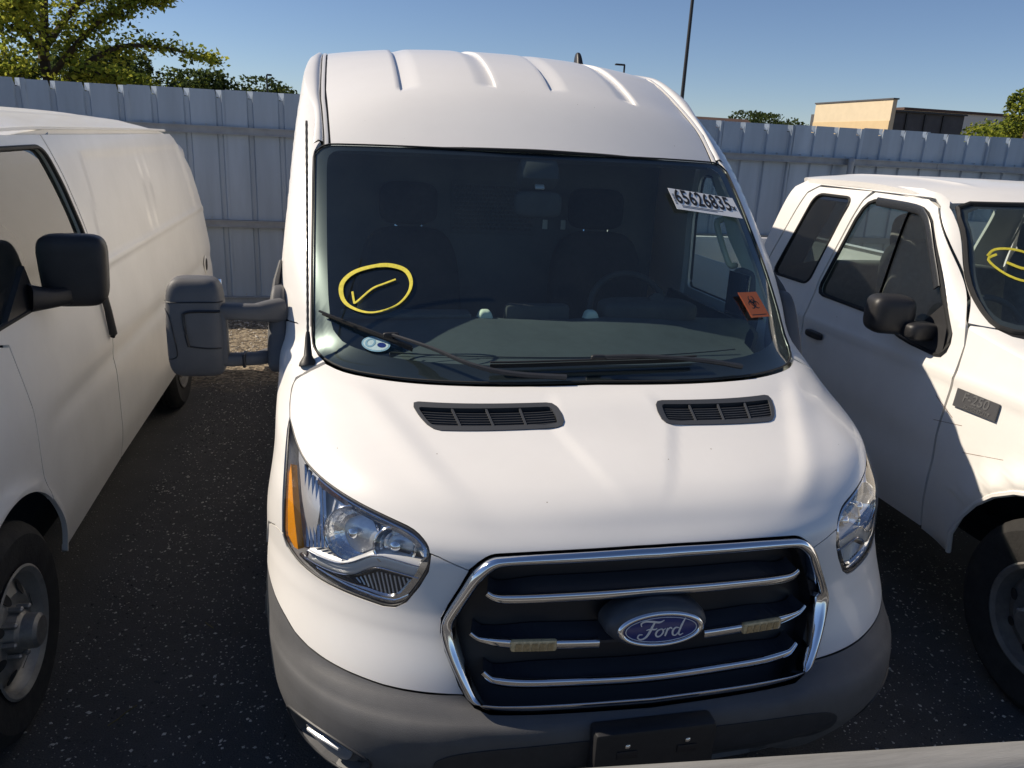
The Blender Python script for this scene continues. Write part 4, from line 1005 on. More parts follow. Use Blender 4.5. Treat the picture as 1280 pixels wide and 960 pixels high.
        rbox('mirror_foot', (g*1.022, 1.29, 1.345), (.035, .13, .145), 'mirror_grey', hs_, .5, shape=lambda x, y, z: (x*(1-.2*z), y*(.75-.25*z)+.35*z, z))
        tube('mirror_sail', [(g*1.035, 1.31, 1.42), (g*1.03, 1.37, 1.49), (g*1.018, 1.44, 1.56)], .02, 'mirror_grey', hs_, 6, flat=[(.014, .05), (.010, .03), (.006, .008)])
        box('mirror_glass', (cx, 1.268, 1.375), (.155, .004, .29), 'chrome', hs_, .002)
        if g > 0:      # the driver's mirror is folded back against the door
            M_ = Matrix.Translation((.985, 1.33, 0)) @ Matrix.Rotation(R_(99), 4, 'Z') @ Matrix.Translation((-1.03, -1.28, 0))
            for o in set(bpy.data.objects)-before:
                if o.name.split('.')[0] not in ('mirror_foot', 'mirror_sail'): o.data.transform(M_)
    return r
mat('marker_pale', (.50, .33, .15), .35, 0, .3, .4, 120)
mat('housing_chrome', (.72, .73, .75), .28, .55, 0, .2, 25, .5, 30)
mat('sticker_pale', (.36, .52, .56), .4, 0, 0, .3, 120)
mat('emblem_surround', (.06, .062, .068), .45, 0, 0, .15, 30)
mat('trim_light', (.80, .80, .79), .3, .25)
transit()

# ------------------------------------------------------------------ a plain side-on vehicle skin helper
def arch_pts(cy, cz, r, z0, n=10, ysc=1):
    """points (y,z) over a wheel arch from the rear foot to the front foot"""
    a0 = math.asin((z0-cz)/r); return [(cy+ysc*r*math.cos(a0+(math.pi-2*a0)*k/n), cz+r*math.sin(a0+(math.pi-2*a0)*k/n)) for k in range(n+1)]

# ------------------------------------------------------------------ older white van on the left
def express():
    r = root('cargo_van', (-2.875, 2.8, 0), 'older white panel van with a black wing mirror and black vertical door handle', 'van')
    I = lambda o: o
    V = Shell(([.3, .42, .5, .62, .66, .95, 1.06, 1.13, 1.20, 1.27, 1.32, 1.95, 2.06], [.06, -.02, -.05, -.05, .03, .05, .09, .22, .50, .68, .75, 1.20, 1.38]),
              ([.3, .42, .6, .95, 1.3, 1.6, 1.8, 1.97, 2.05], [.955, .982, 1.005, 1.005, .975, .94, .905, .862, .82]),
              ([.3, .6, 1.06, 1.27, 1.32, 1.95], [.4, .45, .45, .40, .38, .30]), ([.3, 1.06, 1.27, 1.32, 1.95], [4.5, 4.5, 5, 3, 3]), -2.875, -.0156)
    Z = arange(.28, 2.08, .03)
    def smap(u, z, base=None):
        base = base or V.S; p = Vector(base(u, z)); d = 0; y = p.y
        if y > .42:
            # long pressed panel on the upper side, a waist crease and a lower crease
            m_ = sstep(2.42+.25*(z-1.4), 2.50+.25*(z-1.4), y)*(1-sstep(5.20-.45*(z-1.4), 5.30-.45*(z-1.4), y))*sstep(1.375, 1.41, z)*(1-sstep(1.855, 1.90, z))
            d -= .012*m_
            d += .006*math.exp(-((z-1.365)/.012)**2)*sstep(2.3, 2.5, y)
            d -= .010*math.exp(-((z-.95)/.05)**2)*sstep(1.3, 1.6, y)
            for yy in (3.62, 3.80): d += .004*math.exp(-((y-yy-.2*(z-1.4))/.018)**2)*m_
            dd = math.hypot(y-.92, (z-.37)); d += .022*math.exp(-((dd-.475)/.035)**2)*(z > .3)
        return p+mapn(base, u, z)*d if abs(d) > 1e-5 else p
    def fmap(u, z): return smap(u, z, V.P)
    UE = YL; UEn = YLN
    for g in (1, -1):
        Us = UE if g > 0 else UEn
        rear = [(5.62, .42), (5.64, .8), (5.56, 1.37), (5.36, 1.7), (5.02, 1.93), (4.92, 1.965)]
        low = [(2.30, .40)]
        dseam_r = [(2.325, .42), (2.325, 1.35), (2.30, 1.55), (2.20, 1.80), (2.12, 1.945), (2.11, 1.965)]
        # order: rear foot -> up the rear edge -> forward along the rail -> down the door seam -> back along the sill
        up = I(rear); dn = I([(p[0]+.006, p[1]) for p in dseam_r[::-1]]); sill = I([(3.86, .40)]+arch_pts(4.35, .37, .44, .42, 20)[::-1])
        sp = panel('side_panel', [(g*u, z) for u, z in up+dn+sill], smap, Us, Z, 'paint_old', r, depth=.02)
        dr = I([(1.255, .704), (1.255, 1.05), (1.20, 1.30), (1.02, 1.345), (1.37, 1.80), (1.49, 1.965)])+I([(p[0]-.006, p[1]) for p in dseam_r[::-1]])+I([(1.42, .40)]+[q for q in arch_pts(.92, .37, .47, .42, 40) if q[0] > 1.262])
        win = rounded([(1.07, 1.365), (2.26, 1.365), (2.245, 1.53), (2.13, 1.79), (2.05, 1.92), (1.51, 1.917)], .07, 5)
        d_ = panel('front_door', [(g*u, z) for u, z in dr], smap, Us, Z, 'paint_old', r, [[(g*u, z) for u, z in win]], depth=.02)
        panel('door_glass', [(g*u, z) for u, z in win], V.S, Us, Z, 'side_glass', d_, off=-.012, depth=0)
        tube('window_seal', [Vector(V.S(g*u, z))+mapn(V.S, g*u, z)*.002 for u, z in win], .009, 'rubber', d_, 6, True)
        tube('door_handle', [V.side(y, z, g, o) for y, z, o in ((2.262, 1.30, .014), (2.264, 1.285, .020), (2.27, 1.18, .022), (2.277, 1.07, .020), (2.278, 1.055, .014))], .014, 'black_plastic', d_, 10, flat=[(.010, .010), (.014, .016), (.015, .016), (.015, .016), (.011, .010)])
        fe = V.X([(.70, .66), (.70, 1.0), (.72, 1.075), (.80, 1.15), (.83, 1.22), (.84, 1.262), (.86, 1.30)])+V.Y([(.98, 1.34), (1.015, 1.338), (1.195, 1.292), (1.249, 1.05), (1.249, .70)]+[q for q in arch_pts(.92, .37, .47, .42, 40) if q[0] < 1.249]+[(.44, .66)])
        fe = [(g*u, z) for u, z in fe]
        panel('fender', fe, fmap, USIDE if g > 0 else USIDEN, Z, 'paint_old', r, depth=.02)
        # wing mirror
        ms = rbox('wing_mirror', V.side(1.58, 1.475, g, .135), (.115, .055, .135), 'black_plastic', r, .42, Matrix.Rotation(g*R_(6), 3, 'Z'), shape=lambda x, y, z: (x*(1+.06*z), y, z))
        tube('mirror_arm', [V.side(1.45, 1.41, g, .0), V.side(1.50, 1.395, g, .06), V.side(1.58, 1.39, g, .11)], .04, 'black_plastic', ms, 8, flat=[(.05, .05), (.04, .035), (.04, .035)])
        panel('mirror_sail', [(g*u, z) for u, z in I([(1.22, 1.37), (1.52, 1.37), (1.48, 1.52)])], V.S, Us, Z, 'black_plastic', ms, off=.004, depth=.02)
        tube('drip_rail', [V.side(y, z, g, .008) for y, z in spline([(1.10, 1.45), (1.36, 1.80), (1.51, 1.955), (1.84, 1.985), (2.6, 1.99), (4.0, 1.99), (4.72, 1.985)], 4)], .012, 'paint_old', r, 6, flat=(.012, .008))
        wheel(r, (-2.875+g*.875-.0156*(.92-2), .92, .375), g, .375, .235, .212, 'rim_steel'); wheel(r, (-2.875+g*.82-.0156*(4.35-2), 4.35, .375), g, .375, .235, .212, 'rim_dusty_shaded')  # rear rim takes the darker material to paint in the shade there
        tl = box('tail_lamp', V.side(5.58, 1.25, g, -.10), (.14, .06, .42), 'amber', r, .012); tl.data.materials[0] = MATS['tail_red']
        for z in (.55,): tube('door_hinge', [V.side(5.57, z, g, .01), V.side(5.62, z+.09, g, .012)], .022, 'black_plastic', r, 6)
    tf = lathe('fuel_door', [(.075, 0), (.075, .004), (.068, .006), (0, .006)], V.side(5.28, .93, 1, .0), mapn(V.P, V.uy(5.28, .93), .93), 'paint_old', r, 24)
    lathe('fuel_recess', [(.05, .006), (.05, .0085), (0, .0085)], V.side(5.28, .93, 1, .0), mapn(V.P, V.uy(5.28, .93), .93), 'brake_dark', tf, 20)
    # roof, hood, glass, nose
    hc = pchip([1.15, 1.30, 1.55, 2.2, 3.5, 4.9, 5.3], [1.955, 2.0, 2.045, 2.075, 2.08, 2.06, 2.0])
    def rz(x, y): a = abs(x+2.875+.0156*(y-2))/.86; return hc(y-.20*a*a*(y < 2.2 and 1 or 0) if y < 2.2 else y)-.085*a**3-.03*sstep(4.4, 5.2, y)*a
    def rmap(x, y):
        d = 0
        for k in range(-2, 3): d += .006*math.exp(-((x+2.875-k*.28)/.025)**2)
        return (x, y, rz(x, y)+d*sstep(2, 2.3, y))
    cx = lambda y: -2.875-.0156*(y-2)
    ol = [(cx(1.5)+x, y) for x, y in spline([(-.85, 1.52), (-.5, 1.28), (0, 1.22), (.5, 1.28), (.85, 1.52)], 4)]+[(cx(y)+w, y) for w, y in ((.862, 2.2), (.862, 4.6), (.82, 4.98), (.6, 5.1), (-.6, 5.1), (-.82, 4.98), (-.862, 4.6), (-.862, 2.2))]
    panel('roof', ol, rmap, arange(-3.9, -1.9, .04), arange(1.1, 5.2, .12), 'paint_old', r, depth=.03)
    half = V.X([(0, 1.27), (.5, 1.265), (.80, 1.258), (.825, 1.22), (.795, 1.15), (.71, 1.07), (.4, 1.055), (0, 1.05)]); half[0] = (0, 1.27); half[-1] = (0, 1.05)
    panel('hood', mir(half), V.P, UFULL, Z, 'paint_old', r, depth=.02)
    half = V.X([(0, 1.94), (.6, 1.935), (.80, 1.92), (.84, 1.88), (.875, 1.4), (.86, 1.315), (.5, 1.285), (0, 1.28)]); half[0] = (0, 1.94); half[-1] = (0, 1.28)
    ws = panel('windshield', mir(half), V.P, UFULL, Z, 'windshield', r, depth=.0)
    tube('glass_seal', [Vector(V.P(*p)) for p in mir(half)], .012, 'rubber', ws, 6, True)
    for g in (1, -1):
        pl = V.XS([(.88, 1.32), (.895, 1.40), (.855, 1.88), (.825, 1.93), (.80, 1.95)])+I([(1.48, 1.965), (1.36, 1.80), (1.015, 1.352), (.98, 1.352)])
        panel('pillar', [(g*u, z) for u, z in pl], V.S, UE if g > 0 else UEn, Z, 'paint_old', r, depth=.02)
    half = V.X([(0, 1.04), (.69, 1.04), (.69, .67), (0, .67)]); half[0] = (0, 1.04); half[-1] = (0, .67)
    gr = panel('grille', mir(half), V.P, UFULL, Z, 'dark_trim', r, off=-.03, depth=0)
    for z in (.82, .93): tube('grille_bar', [V.pt(x, z, .0) for x in arange(-.45, .45, .1)], .02, 'chrome', gr, 8)
    for g in (1, -1):
        panel('headlight', [(g*u, z) for u, z in V.X([(.48, 1.0), (.69, 1.0), (.69, .80), (.48, .80)])], V.P, UFULL, Z, 'lens', gr, off=.0, depth=.02)
        panel('lamp_reflector', [(g*u, z) for u, z in V.X([(.48, 1.0), (.69, 1.0), (.69, .80), (.48, .80)])], V.P, UFULL, Z, 'reflector', gr, off=-.02, depth=0)
    half = V.X([(0, .65), (.9, .65)])+V.Y([(.42, .62), (.42, .42)])+V.X([(.9, .36), (0, .36)]); half[0] = (0, .65); half[-1] = (0, .36)
    panel('bumper', mir(half), V.P, UFULL, Z, 'chrome', r, depth=.03)
    box('rear_wall', (cx(5.3), 5.34, 1.15), (1.74, .42, 1.50), 'paint_old', r, .10, None, 4)
    box('floor_pan', (cx(3), 2.9, .42), (1.72, 4.9, .14), 'brake_dark', r, .02)
    box('inner_wheel_house', (cx(.9), .75, .72), (1.45, 1.0, .66), 'brake_dark', r, .03)
    box('bulkhead', (cx(2.6), 2.62, 1.2), (1.68, .04, 1.40), 'interior_dark', r, .01)
    box('dashboard', (cx(1.2), 1.08, 1.12), (1.66, .34, .28), 'interior_dark', r, .06)
    for x in (-.45, .45):
        s_ = rbox('seat', (cx(2)+x, 2.20, 1.22), (.25, .08, .38), 'seat_fabric', r, .5); rbox('seat_cushion', (cx(2)+x, 1.95, .82), (.26, .28, .1), 'seat_fabric', s_, .5)
mat('tail_red', (.35, .015, .01), .25, 0, .5)
express()

# ------------------------------------------------------------------ white pickup truck on the right
def pickup():
    XC = 2.75
    r = root('pickup_truck', (XC, 2.2, 0), 'white extended-cab pickup truck beside the cargo van, its door half in shade', 'truck')
    V = Shell(([.36, .5, .68, .72, 1.12, 1.19, 1.25, 1.30, 1.345, 1.39, 1.87, 1.95], [-.44, -.52, -.52, -.40, -.37, -.30, .0, .34, .66, .89, 1.44, 1.66]),
              ([.36, .45, .6, .8, 1.0, 1.2, 1.3, 1.42, 1.6, 1.82, 1.92], [.95, .975, .995, 1.005, 1.0, .985, .965, .945, .915, .868, .80]),
              ([.36, 1.12, 1.30, 1.39, 1.87], [.28, .30, .32, .32, .20]), ([.36, 1.12, 1.30, 1.39, 1.87], [6, 6, 6, 3.2, 3.2]), XC)
    Z = arange(.34, 1.98, .025)
    def smap(u, z, base=None):
        base = base or V.S; p = Vector(base(u, z)); d = 0
        if p.y > -.15 and z < 1.25:
            dd = math.hypot(p.y-.45, z-.42); d += .03*math.exp(-((dd-.50)/.05)**2)*sstep(.36, .5, z)*(p.y < 1.12)
            d += .008*math.exp(-((z-1.165)/.03)**2)-.010*math.exp(-((z-.78)/.09)**2)*(p.y > 1.1)
        return p+mapn(base, u, z)*d if abs(d) > 1e-5 else p
    def fmap(u, z): return smap(u, z, V.P)
    UE = YL; UEn = YLN; I = lambda o: o
    for g in (1, -1):
        Us = UE if g > 0 else UEn
        F = lambda o: [(g*u, z) for u, z in o]
        # fender
        arch = arch_pts(.45, .40, .485, .43, 14)
        fe = V.X([(.76, .72), (.76, 1.1), (.80, 1.185), (.82, 1.25), (.84, 1.30), (.86, 1.345), (.884, 1.386)])+V.Y([(1.10, 1.387), (1.136, 1.384), (1.116, 1.30), (1.10, 1.18), (1.118, .9), (1.118, .68), (1.12, .44), (1.0, .43)]+arch+[(-.16, .50), (-.18, .70)])
        panel('fender', F(fe), fmap, USIDE if g > 0 else USIDEN, Z, 'paint_truck', r, depth=.02)
        tube('arch_lip', [Vector(smap(g*y, z)) for y, z in arch], .012, 'paint_truck', r, 6)
        # front door, window, visor, mirror
        dr = I([(1.13, .45), (1.13, .9), (1.113, 1.18), (1.124, 1.30), (1.152, 1.375), (1.44, 1.70), (1.573, 1.842), (1.66, 1.870), (2.06, 1.875), (2.10, 1.83), (2.235, 1.40), (2.26, 1.2), (2.26, .45)])
        win = I([(1.225, 1.232), (1.255, 1.226), (1.42, 1.236), (1.50, 1.246), (1.60, 1.272), (1.68, 1.296), (1.76, 1.306), (2.17, 1.314), (2.20, 1.322), (2.213, 1.345), (2.212, 1.372), (2.10, 1.73), (2.075, 1.79), (2.05, 1.82), (2.015, 1.835), (1.97, 1.839), (1.70, 1.833), (1.65, 1.826), (1.605, 1.808), (1.56, 1.775), (1.495, 1.69), (1.255, 1.38), (1.215, 1.33), (1.205, 1.29), (1.208, 1.255)])
        w2 = I([(1.74, 1.305), (2.17, 1.314), (2.20, 1.322), (2.213, 1.345), (2.212, 1.372), (2.10, 1.73), (2.075, 1.79), (2.05, 1.82), (2.015, 1.835), (1.97, 1.839), (1.74, 1.834)])
        w1 = I([(1.225, 1.232), (1.255, 1.226), (1.48, 1.240), (1.74, 1.256), (1.74, 1.834), (1.70, 1.833), (1.65, 1.826), (1.605, 1.808), (1.56, 1.775), (1.495, 1.69), (1.255, 1.38), (1.215, 1.33), (1.205, 1.29), (1.208, 1.255)])
        d_ = panel('front_door', F(dr), smap, Us, Z, 'paint_truck', r, [F(w1), F(w2)], depth=.015)
        gl = panel('door_glass', F(win), V.S, Us, Z, 'side_glass', d_, off=-.012, depth=0)
        fil = I([(1.36, 1.233), (1.50, 1.2405), (1.745, 1.2555), (1.745, 1.3055), (1.68, 1.296), (1.60, 1.272), (1.50, 1.246), (1.42, 1.236)])
        panel('door_shoulder', F(fil), V.S, Us, Z, 'paint_truck', d_, off=-.002, depth=.015)
        tube('window_seal', [Vector(V.S(*p)) for p in F(win)], .010, 'rubber', d_, 6, True)
        vis = [(1.375, 1.50), (1.47, 1.63), (1.555, 1.745), (1.615, 1.795), (1.69, 1.82), (1.98, 1.829)]
        tube('rain_visor', [V.side(y, z, g, .012) for y, z in spline(vis, 4)], .02, 'visor_dark', d_, 6, flat=(.005, .022), up=(0, -.4, 1))
        ms = rbox('wing_mirror', V.side(1.44, 1.345, g, .15), (.10, .075, .088), 'black_plastic', r, .5, Matrix.Rotation(g*R_(14), 3, 'Z'))
        rbox('mirror_arm', V.side(1.34, 1.305, g, .05), (.075, .05, .040), 'black_plastic', ms, .55)
        panel('mirror_sail', F(I([(1.215, 1.235), (1.47, 1.25), (1.30, 1.45), (1.25, 1.37)])), V.S, Us, Z, 'black_plastic', ms, off=.004, depth=.018)
        rbox('door_handle', V.side(2.13, 1.10, g, .012), (.014, .075, .02), 'black_plastic', d_, .5)
        # rear half door and its window, cab corner
        rd = I([(2.272, .45), (2.272, 1.2), (2.247, 1.40), (2.112, 1.835), (2.09, 1.878), (2.56, 1.872), (2.63, 1.83), (2.82, 1.40), (2.84, 1.2), (2.84, .45)])
        rw = rounded([(2.34, 1.345), (2.725, 1.345), (2.53, 1.835), (2.195, 1.835)], .06, 5)
        q_ = panel('rear_door', F(rd), smap, Us, Z, 'paint_truck', r, [F(rw)], depth=.015)
        panel('rear_glass', F(rw), V.S, Us, Z, 'tint_glass', q_, off=-.006, depth=0)
        tube('window_seal', [Vector(V.S(*p)) for p in F(rw)], .008, 'rubber', q_, 6, True)
        cc = I([(2.852, .45), (2.852, 1.2), (2.832, 1.40), (2.64, 1.84), (2.565, 1.884), (1.66, 1.880), (1.63, 1.877), (1.745, 1.915), (2.70, 1.915), (2.80, 1.86), (2.96, 1.35), (2.98, 1.0), (2.98, .45)])
        panel('cab_frame', F(cc), V.S, Us, Z, 'paint_truck', r, depth=.02)
        # A-pillar
        ap = V.XS([(.884, 1.391), (.884, 1.40), (.882, 1.44), (.835, 1.80), (.825, 1.845), (.80, 1.872), (.79, 1.90)])+I([(1.74, 1.913), (1.62, 1.874), (1.567, 1.847), (1.435, 1.708), (1.155, 1.392)])
        panel('pillar', F(ap), V.S, Us, Z, 'paint_truck', r, depth=.02)
        panel('pillar_trim', F(ap), V.S, Us, Z, 'interior_dark', r, off=.02, depth=0, flip=True)
        # bed
        bd = I([(3.02, .50), (3.02, 1.30), (5.25, 1.30), (5.25, .55), (4.70, .55)]+arch_pts(4.13, .40, .48, .5)+[(3.5, .5)])
        panel('bed_side', F(bd), V.S, Us, Z, 'paint_truck', r, depth=.05)
        panel('bed_inner', F(I([(3.02, .75), (3.02, 1.29), (5.2, 1.29), (5.2, .75)])), V.S, Us, Z, 'paint_truck', r, off=.10, depth=.0, flip=True)
        wheel(r, (XC+g*.865, .45, .395), g, .395, .25, .215, 'rim_dusty_shaded', 8, True); wheel(r, (XC+g*.865, 4.13, .395), g, .395, .25, .215, 'rim_dusty_shaded', 8, True)
        # badge on the fender
        by, bz = .955, 1.095; nn = mapn(V.P, V.uy(by, bz, g), bz); fm = frame_at(V.side(by, bz, g, .006), nn) @ Matrix.Rotation(R_(2), 4, 'Z')
        bdg = plate('fender_badge', [(-.112, -.038), (.112, -.038), (.116, .034), (-.108, .040)], fm, 'badge_grey', r, .006)
        text('badge_text', 'F-250', fm @ Matrix.Translation((0, .011, .0068)), .058, 'badge_letter', bdg, 1.05, .001, .15, .0006)
        text('badge_text', 'SUPER DUTY', fm @ Matrix.Translation((.015, -.024, .0068)), .022, 'badge_letter', bdg, 1.1, .0008, .15)
        panel('headlight', F(V.X([(.60, 1.10), (.93, 1.10), (.93, .80), (.60, .80)])), V.P, UFULL, Z, 'lens', r, depth=.02)
        panel('lamp_reflector', F(V.X([(.60, 1.10), (.93, 1.10), (.93, .80), (.60, .80)])), V.P, UFULL, Z, 'reflector', r, off=-.03, depth=0)
    # hood and glass
    half = V.X([(0, 1.372), (.5, 1.370), (.80, 1.366), (.885, 1.375), (.852, 1.34), (.832, 1.30), (.812, 1.25), (.792, 1.187), (.752, 1.115), (0, 1.13)]); half[0] = (0, 1.372); half[-1] = (0, 1.13)
    panel('hood', mir(half), V.P, UFULL, arange(1.1, 1.4, .01), 'paint_truck', r, depth=.02)
    half = V.X([(0, 1.875), (.5, 1.872), (.74, 1.865), (.80, 1.845), (.822, 1.80), (.873, 1.44), (.877, 1.408), (.872, 1.394), (.84, 1.386), (0, 1.384)]); half[0] = (0, 1.875); half[-1] = (0, 1.384)
    cw = V.X([(0, 1.395), (.5, 1.395), (.84, 1.395), (.872, 1.40), (.876, 1.385), (.86, 1.365), (.5, 1.36), (0, 1.36)]); cw[0] = (0, 1.395); cw[-1] = (0, 1.36)
    panel('cowl', mir(cw), V.P, UFULL, arange(1.34, 1.43, .01), 'black_plastic', r, off=-.006, depth=.01)
    ws = panel('windshield', mir(half), V.P, UFULL, Z, 'windshield', r, depth=0)
    d8 = lambda o: [(V.ux(o[i][0]+(o[i+1][0]-o[i][0])*j/8, o[i][1]+(o[i+1][1]-o[i][1])*j/8), o[i][1]+(o[i+1][1]-o[i][1])*j/8) for i in range(len(o)-1) for j in range(8)]+[(V.ux(*o[-1]), o[-1][1])]
    ou_ = [(0, 1.875), (.5, 1.872), (.74, 1.865), (.80, 1.845), (.822, 1.80), (.873, 1.44), (.877, 1.408), (.872, 1.394), (.84, 1.386), (0, 1.384)]
    in_ = [(0, 1.86), (.5, 1.857), (.72, 1.85), (.775, 1.83), (.795, 1.80), (.847, 1.46), (.845, 1.435), (.835, 1.42), (.80, 1.412), (0, 1.41)]
    A, B = mir(d8(ou_)), mir(d8(in_)); vs = []; fs = []; ns = []
    for a, b in zip(A, B):
        for p in (a, b): q = mapn(V.P, *p); vs.append(Vector(V.P(*p))-q*.004); ns.append(q)
    for i in range(len(A)): j = (i+1) % len(A); fs.append([2*i, 2*i+1, 2*j+1, 2*j])
    mk('glass_border', vs, fs, 'dark_trim', ws, True, ns)
    tube('glass_seal', [Vector(V.P(*p)) for p in A], .012, 'rubber', ws, 6, True)
    up_ = tuple(V.nrm(-.6, 1.64))
    cc = spline([(-.775, 1.655), (-.74, 1.685), (-.66, 1.688), (-.58, 1.66), (-.55, 1.62), (-.59, 1.58), (-.66, 1.565), (-.73, 1.59), (-.775, 1.64), (-.74, 1.665)], 4)
    tube('paint_mark', [V.pt(x, z, .004) for x, z in cc], .006, 'yellow_marker', ws, 6, flat=(.006, .0012), up=up_)
    tube('paint_mark', [V.pt(x, z, .004) for x, z in spline([(-.71, 1.635), (-.64, 1.615), (-.60, 1.67), (-.54, 1.75)], 4)], .006, 'yellow_marker', ws, 6, flat=(.007, .0012), up=up_)
    bio(ws, frame_at(V.pt(-.53, 1.55, .005), V.nrm(-.53, 1.55)), .055)
    fm = frame_at(V.pt(-.60, 1.452, .005), V.nrm(-.6, 1.45)); st = plate('service_sticker', ell(.055, .028, 28), fm, 'sticker_green', ws, .0006)
    w_ = tube('wiper', [V.pt(x, z, .02) for x, z in ((-.70, 1.41), (-.45, 1.46), (-.2, 1.47))], .007, 'black_plastic', r, 6)
    tube('wiper_arm', [V.pt(x, z, .03) for x, z in ((-.62, 1.385), (-.60, 1.40), (-.45, 1.46))], .009, 'black_plastic', w_, 6)
    # roof
    hc = pchip([1.40, 1.50, 1.74, 2.2, 2.8, 2.95], [1.87, 1.90, 1.945, 1.962, 1.95, 1.90])
    def rmap(x, y):
        a = abs(x-XC)/.85; z = hc(y-.14*a*a*(1-sstep(1.5, 2.4, y)))-.045*a**3
        b = sum(.010*math.exp(-((x-XC-k)/.03)**2) for k in (-.52, .52))*sstep(1.75, 1.85, y)*(1-sstep(2.7, 2.8, y)); return (x, y, z+b)
    ol = [(XC+x, y) for x, y in spline([(-.80, 1.60), (-.5, 1.50), (0, 1.455), (.5, 1.50), (.80, 1.60)], 4)]+[(XC+x, y) for x, y in ((.83, 1.78), (.83, 2.7), (.76, 2.86), (-.76, 2.86), (-.83, 2.7), (-.83, 1.78))]
    panel('roof', ol, rmap, arange(XC-.85, XC+.85, .035), arange(1.3, 2.9, .08), 'paint_truck', r, depth=.03)
    # rear of the cab, bed floor, tailgate, nose
    bkp = panel('cab_back', [(XC-.93, .5), (XC+.93, .5), (XC+.92, 1.33), (XC+.80, 1.88), (XC-.80, 1.88), (XC-.92, 1.33)], lambda x, z: (x, 2.97-.22*sstep(1.3, 1.9, z)*1.0, z), arange(XC-1, XC+1, .2), arange(.4, 2, .15), 'paint_truck', r, [[(XC-.62, 1.38), (XC+.62, 1.38), (XC+.58, 1.78), (XC-.58, 1.78)]], depth=.02, flip=True)
    panel('rear_window', [(XC-.62, 1.38), (XC+.62, 1.38), (XC+.58, 1.78), (XC-.58, 1.78)], lambda x, z: (x, 2.96-.22*sstep(1.3, 1.9, z), z), arange(XC-1, XC+1, .3), arange(1.3, 2, .2), 'side_glass', bkp, depth=0, flip=True)
    box('bed_floor', (XC, 4.12, .72), (1.80, 2.2, .06), 'brake_dark', r, .01)
    box('tailgate', (XC, 5.25, .95), (1.70, .06, .66), 'paint_truck', r, .02)
    box('bed_front', (XC, 3.04, 1.0), (1.86, .05, .58), 'paint_truck', r, .02)
    half = V.X([(0, 1.11), (.56, 1.11), (.56, .78), (0, .78)]); half[0] = (0, 1.11); half[-1] = (0, .78)
    gr = panel('grille', mir(half), V.P, UFULL, Z, 'dark_trim', r, off=-.03, depth=0)
    for z in (.84, .92, 1.0): tube('grille_bar', [V.pt(x, z, 0) for x in arange(-.55, .55, .1)], .014, 'chrome', gr, 8)
    half = V.X([(0, .68), (.96, .68)])+V.Y([(-.2, .66), (-.2, .5)])+V.X([(.94, .42), (0, .40)]); half[0] = (0, .68); half[-1] = (0, .40)
    panel('bumper', mir(half), V.P, UFULL, Z, 'chrome', r, depth=.04)
    box('chassis', (XC, 2.3, .48), (1.5, 5.2, .14), 'brake_dark', r, .02)
    box('inner_wheel_house', (XC, .45, .78), (1.42, 1.3, .60), 'brake_dark', r, .03)
    box('cab_floor', (XC, 2.05, .58), (1.86, 1.8, .12), 'brake_dark', r, .02)
    # cabin
    box('dashboard', (XC, 1.22, 1.22), (1.76, .38, .26), 'interior_dark', r, .06)
    for x in (-.42, .42):
        s_ = rbox('seat', (XC+x, 2.08, 1.28), (.25, .09, .36), 'seat_grey', r, .5, Matrix.Rotation(R_(-10), 3, 'X')); rbox('seat_cushion', (XC+x, 1.84, .92), (.26, .28, .1), 'seat_grey', s_, .5)
        rbox('headrest', (XC+x, 2.18, 1.66), (.16, .075, .11), 'seat_grey', s_, .55)
    rbox('rear_bench', (XC, 2.80, 1.12), (.85, .08, .30), 'seat_grey', r, .4)
    t = [2*math.pi*k/36 for k in range(36)]; sw = Matrix.Translation((XC-.42, 1.55, 1.24)) @ Matrix.Rotation(R_(-25), 4, 'X')
    tube('steering_wheel', [sw @ Vector((.19*math.cos(a), 0, .19*math.sin(a))) for a in t], .016, 'interior_dark', r, 8, True, up=(0, 1, 0))
    # scratches along the door seam
    for (y, z, dy, dz) in ((1.00, .985, .16, -.03), (1.06, 1.0, .12, .06), (.76, .93, .20, -.05)):
        sc = tube('scratch', [Vector(smap(-(y+dy*t_), z+dz*t_))+Vector((-.0005, 0, 0)) for t_ in (0, .5, 1)], .001, 'rust', r, 4, flat=(.0010, .0007), up=(1, 0, 0))
    return r
mat('visor_dark', (.03, .032, .035), .25, 0, .4)
mat('seat_grey', (.16, .16, .15), .9, 0, 0, .25, 30)
mat('sticker_green', (.30, .55, .42), .5, 0, 0, .3, 90)
pk = pickup()
p2 = copy_tree(pk); p2.location.x += 3.25; p2.location.y += .5
p2['label'] = 'white pickup truck on the far side of the extended-cab pickup, seen through its windows'

# ------------------------------------------------------------------ steel beam in the foreground
def beam():
    r = root('guard_rail', (1.2, -.46, 0), 'scuffed grey steel rail standing close in front of the van bumper', 'rail')
    o = tube('beam', [(-.9+.2*k, -.338-.075*(-.9+.2*k)-.02, .680) for k in range(21)], .05, 'beam_grey', r, 16, flat=(.05, .045))
    for x in (-.6, 1.2, 2.9): box('post', (x, -.36-.075*x, .33), (.07, .07, .66), 'beam_grey', r, .01)
beam()

